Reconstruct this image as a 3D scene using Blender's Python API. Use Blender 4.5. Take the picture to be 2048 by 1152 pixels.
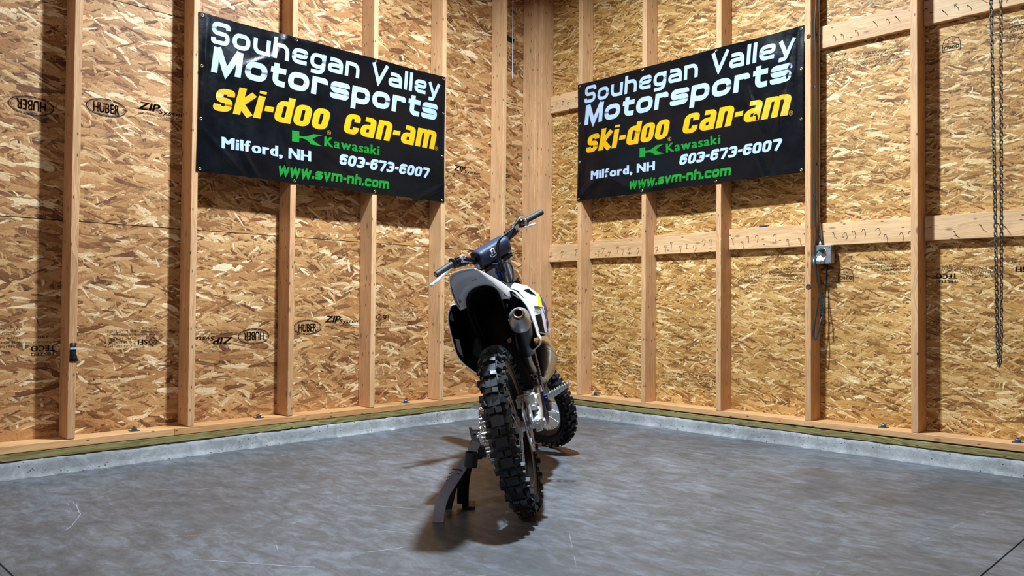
import bpy, math, random
from mathutils import Vector, Matrix
random.seed(7)
D=bpy.data; SC=bpy.context.scene; COL=SC.collection
for o in list(D.objects): D.objects.remove(o)
R=math.radians; PI=math.pi

# ---------------------------------------------------------------- camera
cam=D.cameras.new('camera'); camo=D.objects.new('camera',cam); COL.objects.link(camo)
FPX=1571.96
cam.sensor_width=36; cam.lens=36*FPX/2048; cam.clip_start=.05; cam.clip_end=60
CF=Vector((-0.7050211,0.70889381,0.0203668)); CR=Vector((0.7091322,0.70503133,0.00789603)); CU=Vector((0.00876178,-0.02000962,0.99976139))
CP=Vector((4.52339,-4.83663,0.865488))
camo.matrix_world=Matrix(((CR.x,CU.x,-CF.x,CP.x),(CR.y,CU.y,-CF.y,CP.y),(CR.z,CU.z,-CF.z,CP.z),(0,0,0,1)))
SC.camera=camo
# ---------------------------------------------------------------- world, lamps, exposure
w=D.worlds.new('world'); SC.world=w; w.use_nodes=True
w.node_tree.nodes['Background'].inputs[0].default_value=(.75,.85,1,1)
w.node_tree.nodes['Background'].inputs[1].default_value=.3
def lamp(name,loc,power,size,color,spread=180,target=None):
    l=D.lights.new(name,'AREA'); l.shape='DISK'; l.size=size; l.energy=power; l.color=color; l.spread=R(spread)
    o=D.objects.new(name,l); COL.objects.link(o); o.location=loc
    if target: o.rotation_euler=(Vector(target)-Vector(loc)).to_track_quat('-Z','Y').to_euler()
    return o
COOL=(.72,.87,1.0)
lamp('ceiling_lamp',(1.95,-2.12,3.95),235,.19,COOL,155)
lamp('ceiling_lamp',(3.9,-7.4,3.95),95,.3,COOL)
SC.view_settings.view_transform='Standard'; SC.view_settings.look='None'; SC.view_settings.gamma=1
SC.view_settings.use_curve_mapping=False; SC.view_settings.exposure=0.52

# ---------------------------------------------------------------- mesh helpers
def cross(a,b): return a.cross(b)
class MB:
    def __init__(s): s.v=[];s.f=[];s.m=[]
    def add(s,vs,fs,mi=0):
        b=len(s.v); s.v+= [tuple(v) for v in vs]; s.f+=[tuple(b+i for i in f) for f in fs]; s.m+=[mi]*len(fs)
    def box(s,c,d,M=None,mi=0,taper=1):
        hx,hy,hz=d[0]/2,d[1]/2,d[2]/2; vs=[]
        for z,t in ((-hz,1),(hz,taper)):
            for x,y in ((-hx,-hy),(hx,-hy),(hx,hy),(-hx,hy)):
                v=Vector((x*t,y*t,z)); v=(M@v if M else v)+Vector(c); vs.append(v)
        s.add(vs,[(3,2,1,0),(4,5,6,7),(0,1,5,4),(1,2,6,5),(2,3,7,6),(3,0,4,7)],mi)
    def tube(s,path,r,seg=10,closed=False,cap=True,mi=0,sq=None):
        P=[Vector(p) for p in path]; n=len(P)
        rs=r if isinstance(r,(list,tuple)) else [r]*n
        T=[]
        for i in range(n):
            a=P[(i-1)%n] if closed or i>0 else P[i]; b=P[(i+1)%n] if closed or i<n-1 else P[i]
            T.append((b-a).normalized())
        up=Vector((0,0,1)) if abs(T[0].z)<.9 else Vector((1,0,0))
        N=(up-T[0]*up.dot(T[0])).normalized(); vs=[]
        for i in range(n):
            N=(N-T[i]*N.dot(T[i])); N=N.normalized() if N.length>1e-6 else Vector((1,0,0)); B=T[i].cross(N)
            for k in range(seg):
                a=2*PI*k/seg; vs.append(P[i]+(N*math.cos(a)+B*math.sin(a))*rs[i])
        fs=[]
        for i in range(n if closed else n-1):
            for k in range(seg):
                a=i*seg+k;b=i*seg+(k+1)%seg;c=((i+1)%n)*seg+(k+1)%seg;d=((i+1)%n)*seg+k
                fs.append((a,b,c,d))
        if cap and not closed:
            fs.append(tuple(reversed(range(seg)))); fs.append(tuple((n-1)*seg+k for k in range(seg)))
        s.add(vs,fs,mi)
    def cyl(s,a,b,r,r2=None,seg=16,mi=0,cap=True): s.tube([a,b],[r,r if r2 is None else r2],seg,cap=cap,mi=mi)
    def lathe(s,prof,o=(0,0,0),axis=(0,0,1),seg=32,mi=0,closed=False):
        # prof: list of (radius, height along axis)
        A=Vector(axis).normalized(); u=Vector((1,0,0)) if abs(A.x)<.9 else Vector((0,0,1)); X=(u-A*u.dot(A)).normalized(); Y=A.cross(X); O=Vector(o)
        n=len(prof); vs=[]
        for k in range(seg):
            a=2*PI*k/seg; e=X*math.cos(a)+Y*math.sin(a)
            for rr,h in prof: vs.append(O+e*rr+A*h)
        fs=[]
        for k in range(seg):
            k2=(k+1)%seg
            for i in range(n if closed else n-1):
                j=(i+1)%n; fs.append((k*n+i,k2*n+i,k2*n+j,k*n+j))
        s.add(vs,fs,mi)
    def loft(s,secs,mi=0,closed=False,capends=False):
        n=len(secs[0]); vs=[v for sc in secs for v in sc]; fs=[]
        for i in range(len(secs)-1):
            for k in range(n if closed else n-1):
                j=(k+1)%n; fs.append((i*n+k,i*n+j,(i+1)*n+j,(i+1)*n+k))
        if capends: fs.append(tuple(range(n))); fs.append(tuple((len(secs)-1)*n+k for k in reversed(range(n))))
        s.add(vs,fs,mi)
    def plate(s,poly,off,mi=0):
        # polygon (list of Vector) extruded by vector off
        n=len(poly); P=[Vector(p) for p in poly]; o=Vector(off)
        vs=P+[p+o for p in P]; fs=[tuple(range(n)),tuple(n+i for i in reversed(range(n)))]
        fs+=[(i,i+n,(i+1)%n+n,(i+1)%n) for i in range(n)]
        s.add(vs,fs,mi)
    def build(s,name,mats,parent=None,smooth=35,bevel=0,bseg=2,weld=False):
        me=D.meshes.new(name); me.from_pydata(s.v,[],s.f); 
        if not isinstance(mats,(list,tuple)): mats=[mats]
        for m in mats: me.materials.append(m)
        if any(s.m): me.polygons.foreach_set('material_index',s.m)
        me.update()
        import bmesh
        bm=bmesh.new(); bm.from_mesh(me)
        if weld: bmesh.ops.remove_doubles(bm,verts=bm.verts,dist=1e-5)
        bmesh.ops.recalc_face_normals(bm,faces=bm.faces); bm.to_mesh(me); bm.free()
        if smooth:
            me.polygons.foreach_set('use_smooth',[True]*len(me.polygons)); me.set_sharp_from_angle(angle=R(smooth))
        o=D.objects.new(name,me); COL.objects.link(o)
        if parent: o.parent=parent
        if bevel:
            b=o.modifiers.new('bevel','BEVEL'); b.width=bevel; b.segments=bseg; b.limit_method='ANGLE'; b.angle_limit=R(40); b.harden_normals=True
        return o
def empty(name,loc=(0,0,0),parent=None):
    o=D.objects.new(name,None); COL.objects.link(o); o.location=loc; o.empty_display_size=.1
    if parent: o.parent=parent
    return o
def tag(o,label=None,cat=None,group=None,kind=None):
    if label: o['label']=label
    if cat: o['category']=cat
    if group: o['group']=group
    if kind: o['kind']=kind
    return o
def copyo(o,parent,loc=None,rot=None,name=None):
    c=o.copy(); COL.objects.link(c); c.parent=parent
    if loc is not None: c.location=loc
    if rot is not None: c.rotation_euler=rot
    return c
def crom(P,n=6,closed=False):
    P=[Vector(p) for p in P]; out=[]; N=len(P); 
    for i in range(N if closed else N-1):
        if closed: a,b,c,d=P[i-1],P[i],P[(i+1)%N],P[(i+2)%N]
        else: a,b,c,d=P[max(i-1,0)],P[i],P[i+1],P[min(i+2,N-1)]
        for k in range(n):
            t=k/n; out.append(.5*((2*b)+(c-a)*t+(2*a-5*b+4*c-d)*t*t+(3*b-a-3*c+d)*t**3))
    if not closed: out.append(P[-1])
    return out

# ---------------------------------------------------------------- material helpers
def srgb(r,g,b): 
    f=lambda c:(c/255/12.92) if c/255<=.04045 else ((c/255+.055)/1.055)**2.4
    return (f(r),f(g),f(b),1)
class NT:
    def __init__(s,name):
        s.m=D.materials.new(name); s.m.use_nodes=True; s.t=s.m.node_tree; s.n=s.t.nodes; s.b=s.n['Principled BSDF']
    def new(s,ty,**kw):
        n=s.n.new(ty)
        for k,v in kw.items():
            if k.startswith('i_'): n.inputs[int(k[2:])].default_value=v
            else: setattr(n,k,v)
        return n
    def ln(s,a,b): s.t.links.new(a,b)
    def put(s,sock,v):
        if hasattr(v,'is_output'): s.ln(v,sock)
        else: sock.default_value=v
    def math(s,op,a,b=0.,c=None,clamp=False):
        n=s.new('ShaderNodeMath',operation=op,use_clamp=clamp); s.put(n.inputs[0],a); s.put(n.inputs[1],b)
        if c is not None: s.put(n.inputs[2],c)
        return n.outputs[0]
    def mix(s,f,a,b,mode='MIX'):
        n=s.new('ShaderNodeMix',data_type='RGBA',blend_type=mode); s.put(n.inputs[0],f); s.put(n.inputs[6],a); s.put(n.inputs[7],b); return n.outputs[2]
    def fmix(s,f,a,b):
        n=s.new('ShaderNodeMix',data_type='FLOAT'); s.put(n.inputs[0],f); s.put(n.inputs[2],a); s.put(n.inputs[3],b); return n.outputs[0]
    def comb(s,x,y,z=0.):
        n=s.new('ShaderNodeCombineXYZ'); s.put(n.inputs[0],x); s.put(n.inputs[1],y); s.put(n.inputs[2],z); return n.outputs[0]
    def sep(s,v): n=s.new('ShaderNodeSeparateXYZ'); s.ln(v,n.inputs[0]); return n.outputs
    def noise(s,v,scale,detail=4,rough=.55,dim='3D',dist=0.):
        n=s.new('ShaderNodeTexNoise',noise_dimensions=dim); s.ln(v,n.inputs['Vector']); n.inputs['Scale'].default_value=scale
        n.inputs['Detail'].default_value=detail; n.inputs['Roughness'].default_value=rough; n.inputs['Distortion'].default_value=dist; return n.outputs[0]
    def ramp(s,f,stops,interp='LINEAR'):
        n=s.new('ShaderNodeValToRGB'); s.ln(f,n.inputs[0]); cr=n.color_ramp; cr.interpolation=interp
        while len(cr.elements)<len(stops): cr.elements.new(.5)
        for e,(p,c) in zip(cr.elements,stops): e.position=p; e.color=c if len(c)==4 else (*c,1)
        return n.outputs[0]
    def rng(s,f,a,b,c=0.,d=1.):
        n=s.new('ShaderNodeMapRange'); s.ln(f,n.inputs[0]); 
        for i,x in enumerate((a,b,c,d)): n.inputs[i+1].default_value=x
        return n.outputs[0]
    def bump(s,h,strength=.3,dist=.002):
        n=s.new('ShaderNodeBump'); n.inputs['Strength'].default_value=strength; n.inputs['Distance'].default_value=dist; s.ln(h,n.inputs['Height']); s.ln(n.outputs[0],s.b.inputs['Normal'])
    def base(s,c,rough=.5,metal=0.,spec=.5):
        s.put(s.b.inputs['Base Color'],c); s.put(s.b.inputs['Roughness'],rough); s.put(s.b.inputs['Metallic'],metal); s.b.inputs['Specular IOR Level'].default_value=spec
        return s.m
    def pos(s): return s.new('ShaderNodeNewGeometry').outputs['Position']
    def obj(s): return s.new('ShaderNodeTexCoord').outputs['Object']
    def rnd(s): return s.new('ShaderNodeObjectInfo').outputs['Random']
def plain(name,c,rough=.5,metal=0.,spec=.5,nz=0.,scale=40.,bump=0.):
    t=NT(name); 
    if nz or bump:
        n=t.noise(t.obj(),scale,5)
        if nz:
            lo=tuple(x*(1-nz) for x in c[:3])+(1,); hi=tuple(min(1,x*(1+nz)) for x in c[:3])+(1,); cc=t.mix(n,lo,hi); rr=t.rng(n,.3,.7,rough*.85,min(1,rough*1.15))
        else: cc=c; rr=rough
        t.base(cc,rr,metal,spec)
        if bump: t.bump(n,bump,.001)
    else: t.base(c,rough,metal,spec)
    return t.m

def osb(name,stops,seed,L=.11,W=.020,main=0.06):
    t=NT(name); p=t.sep(t.pos()); rn=t.rnd()
    u=t.math('SUBTRACT',p[0],p[1]); u=t.math('ADD',u,t.math('MULTIPLY',rn,37.)); v=t.math('ADD',p[2],t.math('MULTIPLY',rn,13.))
    # slight warp so that strand edges are not ruler straight
    w0=t.comb(u,v); nw=t.noise(w0,9,3,dim='2D'); v=t.math('ADD',v,t.math('MULTIPLY',t.math('SUBTRACT',nw,.5),.012))
    ch=None
    layers=[(main,1.2,1.4,0.),(main-.20,1.0,1.0,.02),(main+.26,.9,1.,.0),(-.70,.75,.8,-.08),(.80,.7,.75,-.08),(main+.1,.55,.5,-.0),(1.35,.55,.6,-.16),(-.42,.6,.5,-.0),(.52,.7,.6,-.02)]
    for i,(a,ls,ws,bias) in enumerate(layers):
        ca,sa=math.cos(a),math.sin(a)
        uu=t.math('ADD',t.math('MULTIPLY',u,ca),t.math('MULTIPLY',v,sa)); vv=t.math('SUBTRACT',t.math('MULTIPLY',v,ca),t.math('MULTIPLY',u,sa))
        q=t.comb(t.math('ADD',t.math('MULTIPLY',uu,1/(L*ls)),seed+i*7.3),t.math('MULTIPLY',vv,1/(W*ws)))
        vo=t.new('ShaderNodeTexVoronoi',voronoi_dimensions='2D',distance='CHEBYCHEV'); t.ln(q,vo.inputs['Vector']); vo.inputs['Scale'].default_value=1; vo.inputs['Randomness'].default_value=1
        c=t.sep(vo.outputs['Color']); 
        g=t.noise(t.comb(t.math('MULTIPLY',uu,14.),t.math('MULTIPLY',vv,330.)),1.,2,.6,dim='2D')
        h=t.math('SUBTRACT',t.math('ADD',c[0],bias),t.math('MULTIPLY',vo.outputs['Distance'],.42))
        tone=t.math('ADD',t.math('ADD',t.math('MULTIPLY',c[1],.98),.0),t.math('MULTIPLY',t.math('SUBTRACT',g,.5),.50))
        if ch is None: ch,ct=h,tone
        else:
            m=t.math('GREATER_THAN',h,ch); ct=t.fmix(m,ct,tone); ch=t.math('MAXIMUM',ch,h)
    col=t.ramp(ct,stops)
    # darker gaps between strands
    gap=t.rng(ch,.44,.66,.46,1.0); fine=t.noise(w0,120,3,.7,dim='2D'); spk=t.rng(fine,.58,.68,1.,.55)
    big=t.rng(t.noise(w0,1.6,3,dim='2D'),.35,.65,.90,1.06)
    k=t.math('MULTIPLY',t.math('MULTIPLY',gap,spk),big)
    col=t.mix(1.,col,t.comb(k,t.math('POWER',k,1.12),t.math('POWER',k,1.3)),'MULTIPLY')
    t.base(col,t.rng(ct,0,1,.62,.48),0,.35); t.bump(ch,.55,.004)
    return t.m
OSBL=osb('strand_board_left',[(0.,srgb(100,58,30)),(.13,srgb(140,90,48)),(.30,srgb(168,117,68)),(.55,srgb(184,134,82)),(.82,srgb(203,158,106)),(1.,srgb(238,212,170))],3.1,L=.155,W=.027)
OSBR=osb('strand_board_right',[(0.,srgb(108,66,28)),(.13,srgb(148,100,46)),(.30,srgb(176,126,64)),(.55,srgb(194,146,82)),(.82,srgb(211,168,106)),(1.,srgb(241,217,166))],11.7,L=.105,W=.017,main=-.12)

def lumber(name,c0,c1,c2,ax='z',knot=1.):
    t=NT(name); p=t.sep(t.obj()); rn=t.rnd(); off=t.math('MULTIPLY',rn,31.)
    if ax=='z': a=p[2]; b=t.math('SUBTRACT',p[0],p[1])
    else: a=t.math('SUBTRACT',p[0],p[1]); b=p[2]
    A=t.math('ADD',a,off); B=t.math('ADD',b,t.math('MULTIPLY',off,.37))
    # knots
    vo=t.new('ShaderNodeTexVoronoi',voronoi_dimensions='2D'); t.ln(t.comb(t.math('MULTIPLY',A,2.6),t.math('MULTIPLY',B,6.)),vo.inputs['Vector']); vo.inputs['Scale'].default_value=1.
    kd=vo.outputs['Distance']
    k=t.rng(kd,.02,.07,1.,0.); kwide=t.rng(kd,.0,.42,1.,0.)
    wob=t.math('MULTIPLY',kwide,.03)
    q=t.comb(t.math('MULTIPLY',A,1.1),t.math('MULTIPLY',t.math('ADD',B,wob),34.),off)
    g=t.noise(q,1.,4,.6); 
    rings=t.math('FRACT',t.math('MULTIPLY',g,7.)); rr=t.rng(rings,0,1,0,1)
    q2=t.comb(t.math('MULTIPLY',A,6.),t.math('MULTIPLY',B,420.)); f=t.noise(q2,1.,2,.6,dim='2D')
    tone=t.math('ADD',t.math('MULTIPLY',rr,.45),t.math('ADD',t.math('MULTIPLY',f,.35),t.math('MULTIPLY',t.math('SUBTRACT',rn,.5),.35)))
    col=t.ramp(tone,[(0.05,c0),(.45,c1),(.95,c2)])
    blot=t.rng(t.noise(t.comb(A,t.math('MULTIPLY',B,3.)),2.2,4),.35,.65,.87,1.06)
    col=t.mix(1.,col,t.comb(blot,blot,blot),'MULTIPLY')
    # nail holes / dents
    vn=t.new('ShaderNodeTexVoronoi',voronoi_dimensions='2D'); t.ln(t.comb(t.math('MULTIPLY',A,9.),t.math('MULTIPLY',B,22.)),vn.inputs['Vector']); vn.inputs['Scale'].default_value=1.
    cN=t.sep(vn.outputs['Color']); dn=t.math('MULTIPLY',t.rng(vn.outputs['Distance'],.05,.11,1.,0.),t.math('GREATER_THAN',cN[0],.72))
    col=t.mix(t.math('MULTIPLY',k,0.6*knot),col,srgb(74,46,28)); col=t.mix(t.math('MULTIPLY',dn,.8),col,srgb(50,34,24))
    t.base(col,t.rng(f,0,1,.62,.45),0,.35); t.bump(t.math('ADD',g,t.math('MULTIPLY',f,.3)),.25,.002)
    return t.m
STUD=lumber('stud_pine',srgb(178,128,86),srgb(208,160,113),srgb(226,184,140))
PLATE=lumber('plate_pine',srgb(178,124,76),srgb(206,153,100),srgb(226,180,130),'x')
GIRT=lumber('girt_pine',srgb(186,140,94),srgb(214,170,122),srgb(234,200,156),'x')
TREAT=lumber('treated_pine',srgb(112,96,52),srgb(158,146,94),srgb(192,184,132),'x')

def concrete(name,a,b,c,rough,curb=False):
    t=NT(name); P=t.pos(); s_=t.sep(P)
    n1=t.noise(P,1.1,6,.6,dist=.4); n2=t.noise(P,7.,9,.72,dist=.6); n3=t.noise(P,60,4,.7)
    if curb:
        col=t.ramp(t.math('ADD',t.math('MULTIPLY',n1,.3),t.math('MULTIPLY',n2,.7)),[(.32,a),(.5,b),(.68,c)])
        vo=t.new('ShaderNodeTexVoronoi'); t.ln(P,vo.inputs['Vector']); vo.inputs['Scale'].default_value=55
        cc=t.sep(vo.outputs['Color']); pit=t.math('MULTIPLY',t.rng(vo.outputs['Distance'],.12,.24,1.,0.),t.math('GREATER_THAN',cc[0],.72))
        col=t.mix(t.math('MULTIPLY',pit,.75),col,srgb(70,66,62)); n3v=t.rng(n3,.3,.7,.86,1.08); col=t.mix(1.,col,t.comb(n3v,n3v,n3v),'MULTIPLY')
        t.base(col,rough); t.bump(t.math('SUBTRACT',t.math('ADD',n2,t.math('MULTIPLY',n3,.4)),pit),.7,.006)
        return t.m
    # trowel streaks: long swirls
    q=t.new('ShaderNodeMapping'); t.ln(P,q.inputs[0]); q.inputs['Rotation'].default_value=(0,0,R(-42)); q.inputs['Scale'].default_value=(1.6,4.2,1)
    n4=t.noise(q.outputs[0],4.2,9,.72,dist=.9)
    f=t.math('ADD',t.math('MULTIPLY',n1,.30),t.math('ADD',t.math('MULTIPLY',n2,.28),t.math('MULTIPLY',n4,.42)))
    col=t.ramp(f,[(.36,a),(.49,b),(.62,c)])
    n3v=t.rng(n3,.3,.7,.88,1.09); col=t.mix(1.,col,t.comb(n3v,n3v,n3v),'MULTIPLY')
    # a few oil stains
    for (x,y,rx) in ((2.02,-3.95,.13),(2.78,-.80,.13),(1.62,-3.6,.05),(2.5,-4.0,.05),(1.55,-2.25,.06),(1.45,-.55,.07),(1.75,-2.6,.04)):
        dx=t.math('SUBTRACT',s_[0],x); dy=t.math('SUBTRACT',s_[1],y); d=t.math('SQRT',t.math('ADD',t.math('MULTIPLY',dx,dx),t.math('MULTIPLY',dy,dy)))
        d=t.math('ADD',d,t.math('MULTIPLY',t.math('SUBTRACT',n2,.5),.10)); col=t.mix(t.rng(d,rx*.75,rx*1.15,.55,0.),col,srgb(74,68,64))
    # hairline scratches
    wv=t.new('ShaderNodeTexVoronoi',voronoi_dimensions='2D',feature='DISTANCE_TO_EDGE'); t.ln(P,wv.inputs['Vector']); wv.inputs['Scale'].default_value=1.1
    sc=t.math('MULTIPLY',t.rng(wv.outputs['Distance'],.0,.0022,1.,0.),t.rng(n2,.5,.6,0.,1.)); col=t.mix(t.math('MULTIPLY',sc,.35),col,srgb(196,200,202))
    t.base(col,t.rng(f,.35,.65,rough+.10,rough-.08),0,.5); t.bump(t.math('ADD',n2,t.math('MULTIPLY',n3,.15)),.10,.004)
    return t.m
FLOOR=concrete('trowelled_concrete',srgb(56,53,50),srgb(80,80,82),srgb(110,115,122),.40)
CURB=concrete('rough_concrete',srgb(118,117,116),srgb(150,150,150),srgb(186,187,188),.85,True)

BLACKP=plain('black_plastic',srgb(16,17,19),.55,0,.3,nz=.3)
RUBBER=plain('rubber',srgb(26,28,31),.5,0,.4,nz=.35,scale=60,bump=.2)
GRIPM=plain('grip_rubber',srgb(24,27,32),.6,nz=.2,scale=200,bump=.3)
WHITE=plain('white_plastic',srgb(240,242,248),.28,0,.5)
NAVY=plain('navy_plastic',srgb(26,44,82),.42)
NAVYPAD=plain('navy_vinyl',srgb(15,30,54),.6,nz=.08,scale=150,bump=.15)
YEL=plain('yellow_graphic',srgb(226,236,20),.35)
ALU=plain('cast_aluminium',srgb(216,220,224),.36,.6,nz=.1)
CHROME=plain('chrome',srgb(225,228,232),.2,.92)
STEEL=plain('brushed_steel',srgb(168,168,168),.38,.8,nz=.15)
TITAN=plain('pipe_steel',srgb(158,154,138),.30,.9,nz=.12,scale=8)
DARKM=plain('dark_metal',srgb(44,46,50),.45,.6)
ENGINE=plain('engine_casting',srgb(70,72,76),.5,.7,nz=.2)
COPPER=plain('copper_outlet',srgb(156,120,92),.3,1.,nz=.2)
BLUE=plain('blue_anodised',srgb(22,36,140),.3,.7)
RED=plain('red_plastic',srgb(220,50,40),.4)
ORANGE=plain('orange_brown_rubber',srgb(170,80,50),.5)
PRINTW=plain('print_white',srgb(232,236,244),.4)
PRINTK=plain('print_black',srgb(30,32,38),.5)
PRINTR=plain('print_red',srgb(110,40,60),.5)
STANDM=plain('stand_black_lit',srgb(124,120,130),.5,.1,nz=.1,scale=90)  # black of the stand lightened: light on the front leg put into colour
STANDD=plain('stand_black_plastic',srgb(17,19,23),.5)
def tyrewall():
    t=NT('rim_black'); t.base(srgb(20,20,22),.35,.5); return t.m
RIMM=tyrewall()
GALV=plain('galvanised_steel',srgb(160,164,168),.42,.85,nz=.2,scale=30)
GREENC=plain('green_cord',srgb(4,50,50),.4)
CHAINM=plain('dull_chain_steel',srgb(100,92,84),.42,.75,nz=.25,scale=80)
ZIPB=plain('bolt_zinc',srgb(80,100,120),.4,.8)

# ================================================================ ROOM
HT=4.9; RX=9.0; RY=-9.0
def structure(name): o=empty(name); tag(o,kind='structure'); return o
# floor: slabs with saw-cut joints
floor=MB(); floor.box((RX/2,RY/2,-.11),(RX+1,abs(RY)+1,.1)); floor=floor.build('floor',CURB,smooth=0); tag(floor,'trowelled grey concrete floor with stains and scratches','floor',kind='structure')
JX,JY=2.6,-3.0
fxs=[-.2,3.80,9.2]; fys=[-9.2,-4.175,.2]
for i in range(2):
    for j in range(2):
        b=MB(); x0,x1=fxs[i]+.003,fxs[i+1]-.003; y0,y1=fys[j]+.003,fys[j+1]-.003
        b.box(((x0+x1)/2,(y0+y1)/2,-.03),(x1-x0,y1-y0,.06)); b.build('concrete_slab',FLOOR,floor,0)
for nm,lb in (('ceiling','white painted ceiling'),):
    b=MB(); b.box((RX/2,RY/2,HT+.05),(RX+.4,abs(RY)+.4,.1)); c=b.build('ceiling',plain('ceiling_paint',srgb(176,132,96),.9),smooth=0); tag(c,kind='structure')
for nm,c,d in (('wall_front',(RX/2,RY-.05,HT/2),(RX,.1,HT)),('wall_back',(RX+.05,RY/2,HT/2),(.1,abs(RY),HT))):
    b=MB(); b.box(c,d); tag(b.build(nm,plain(nm+'_board',srgb(206,150,98),.8,nz=.1,scale=3),smooth=0),kind='structure')

T=.038; W=.14; ZC=.084; ZP=ZC+.004   # curb top, sill
LS=[-4.778,-4.1685,-3.5596,-2.9500,-2.3364,-1.7288,-1.1242,-.504]          # right (corner-side) edge of each left-wall stud
RS=[.5666,1.1712,1.7788,2.3934,3.0030,3.613,4.2226]
def wallname(n):
    b=MB()
    if n=='L': b.box((-.06,RY/2,HT/2),(.08,abs(RY),HT))
    else: b.box((RX/2,.06,HT/2),(RX+.16,.08,HT))
    return b.build('wall_left' if n=='L' else 'wall_right',BLACKP,smooth=0)
WL=tag(wallname('L'),'left wall of exposed studs over strand board sheathing','wall',kind='structure')
WR=tag(wallname('R'),'right wall of exposed studs over strand board sheathing','wall',kind='structure')
# sheathing panels, 4 x 8 ft, 3 mm gaps
rows=[.062,1.281,2.497,3.714,4.9]
for r in range(4):
    z0,z1=rows[r]+.0022,rows[r+1]-.0022
    off=(0,1.22,.61,1.22)[r]
    y=0.0-off if off else 0.0
    edges=[0.]; e=-.49-off
    while e>RY: edges.append(e); e-=2.438
    edges.append(RY)
    for a,b_ in zip(edges[:-1],edges[1:]):
        m=MB(); m.box((-.0065,(a+b_)/2,(z0+z1)/2),(.011,abs(b_-a)-.003,z1-z0)); m.build('osb_panel',OSBL,WL,0)
    edges=[0.]; e=.585+off
    while e<RX: edges.append(e); e+=2.438
    edges.append(RX)
    for a,b_ in zip(edges[:-1],edges[1:]):
        m=MB(); m.box(((a+b_)/2,.0065,(z0+z1)/2),(abs(b_-a)-.003,.011,z1-z0)); m.build('osb_panel',OSBR,WR,0)
ST0=ZP+2*T+.002
def stud_obj(parent,cx,cy,dx,dy,crook=0.):
    # slightly crooked, eased edges
    m=MB(); n=6; secs=[]
    for i in range(n+1):
        z=ST0+(HT-ST0)*i/n; c=crook*math.sin(PI*i/n)
        ox=c if dx<dy else 0; oy=c if dy<=dx else 0
        secs.append([Vector((x*dx/2+ox,y*dy/2+oy,z)) for x,y in ((-1,-1),(1,-1),(1,1),(-1,1))])
    m.loft(secs,closed=True,capends=True)
    o=m.build('stud',STUD,parent,0,bevel=.0035); o.location=(cx,cy,0); return o
for y in LS: stud_obj(WL,W/2+.0005,y-T/2,W-.001,T,random.uniform(-.002,.002))
for x in RS: stud_obj(WR,x+T/2,-W/2-.0005,T,W-.001,random.uniform(-.002,.002))
# corner post: studs of both walls
stud_obj(WL,W/2+.0005,-W-T/2-.001,W-.001,T); 
stud_obj(WR,W+.001+T/2,-W/2-.0005,T,W-.001)
stud_obj(WR,W/2+.001,-W+.002+T/2-.002,W-.004,T-.004)
# plates
def board(parent,name,mat,x0,x1,y0,y1,z0,z1,bev=.003):
    m=MB(); m.box((0,0,0),(x1-x0,y1-y0,z1-z0)); o=m.build(name,mat,parent,0,bevel=bev); o.location=((x0+x1)/2,(y0+y1)/2,(z0+z1)/2); return o
lp=[-.142,-2.17-.3,-4.95,-8.9]
treatL=[]; plateL=[]
for a,b_ in ((-.145,-3.06),(-3.062,-6.7),(-6.702,-8.95)): plateL.append(board(WL,'bottom_plate',PLATE,.001,W,b_,a,ZP+T,ZP+2*T))
for a,b_ in ((-.14,-4.05),(-4.052,-8.95)): board(WL,'treated_sill',TREAT,.001,W-.002,b_,a,ZP,ZP+T-.002)
plateR=[]
for a,b_ in ((.002,4.2),(4.202,8.95)): plateR.append(board(WR,'bottom_plate',PLATE,a,b_,-W,-.001,ZP+T+.005,ZP+2*T+.002))
for a,b_ in ((.002,3.9),(3.902,8.95)): board(WR,'treated_sill',TREAT,a,b_,-W+.002,-.001,ZP,ZP+T-.003)
# dark strip filling the gap between plate and sill on the right wall
m=MB(); m.box((4.5,-W/2,ZP+T+.001),(8.9,W-.016,.008)); m.build('dark_gap_strip',BLACKP,WR,0)
# concrete curb, rough-cast: grid with noise
def curb(name,p0,p1,nrm,label):
    p0=Vector(p0);p1=Vector(p1);nrm=Vector(nrm); L=(p1-p0).length; n=int(L/.03); rnd=random.Random(name)
    prof=[(0.004,-.02),(.006,0.0),(.001,.012),(-.001,.03),(0,.06),(-.002,ZC-.006),(-.007,ZC),(-.16,ZC)]
    secs=[]; lo=0
    for i in range(n+1):
        b=p0.lerp(p1,i/n); lo+=(rnd.gauss(0,.002)-lo*.2)
        secs.append([b+nrm*(W-.001+a+(lo+rnd.gauss(0,.0012) if 0<k<7 else 0)+(max(0,rnd.gauss(0,.005)) if k in(1,) else 0))+Vector((0,0,z)) for k,(a,z) in enumerate(prof)])
    m=MB(); m.loft(secs); o=m.build(name,CURB,smooth=50); tag(o,label,'concrete curb',kind='structure'); return o
curb('trim_1',(0,-.14,0),(0,-8.9,0),(1,0,0),'rough concrete stem wall under the left wall')
curb('trim_2',(.14,0,0),(8.9,0,0),(0,-1,0),'rough concrete stem wall under the right wall')
# anchor bolts on the plates
def bolt(parent,x,y,z):
    m=MB(); m.box((0,0,.002),(.046,.046,.004)); m.lathe([(0,.018),(.0125,.018),(.014,.016),(.014,.004)],seg=6); m.cyl((0,0,.014),(0,0,.024),.006,seg=10)
    o=m.build('anchor_bolt',ZIPB,parent,30); o.location=Vector((x,y,z))-Vector(parent.location); return o
for y,pl in ((-3.25,1),(-2.53,0),(-1.42,0)): bolt(plateL[0 if y>-3.06 else 1],.075,y,ZP+2*T)
for x in (.70,2.83,3.5): bolt(plateR[0],x,-.07,ZP+2*T+.002)
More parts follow.
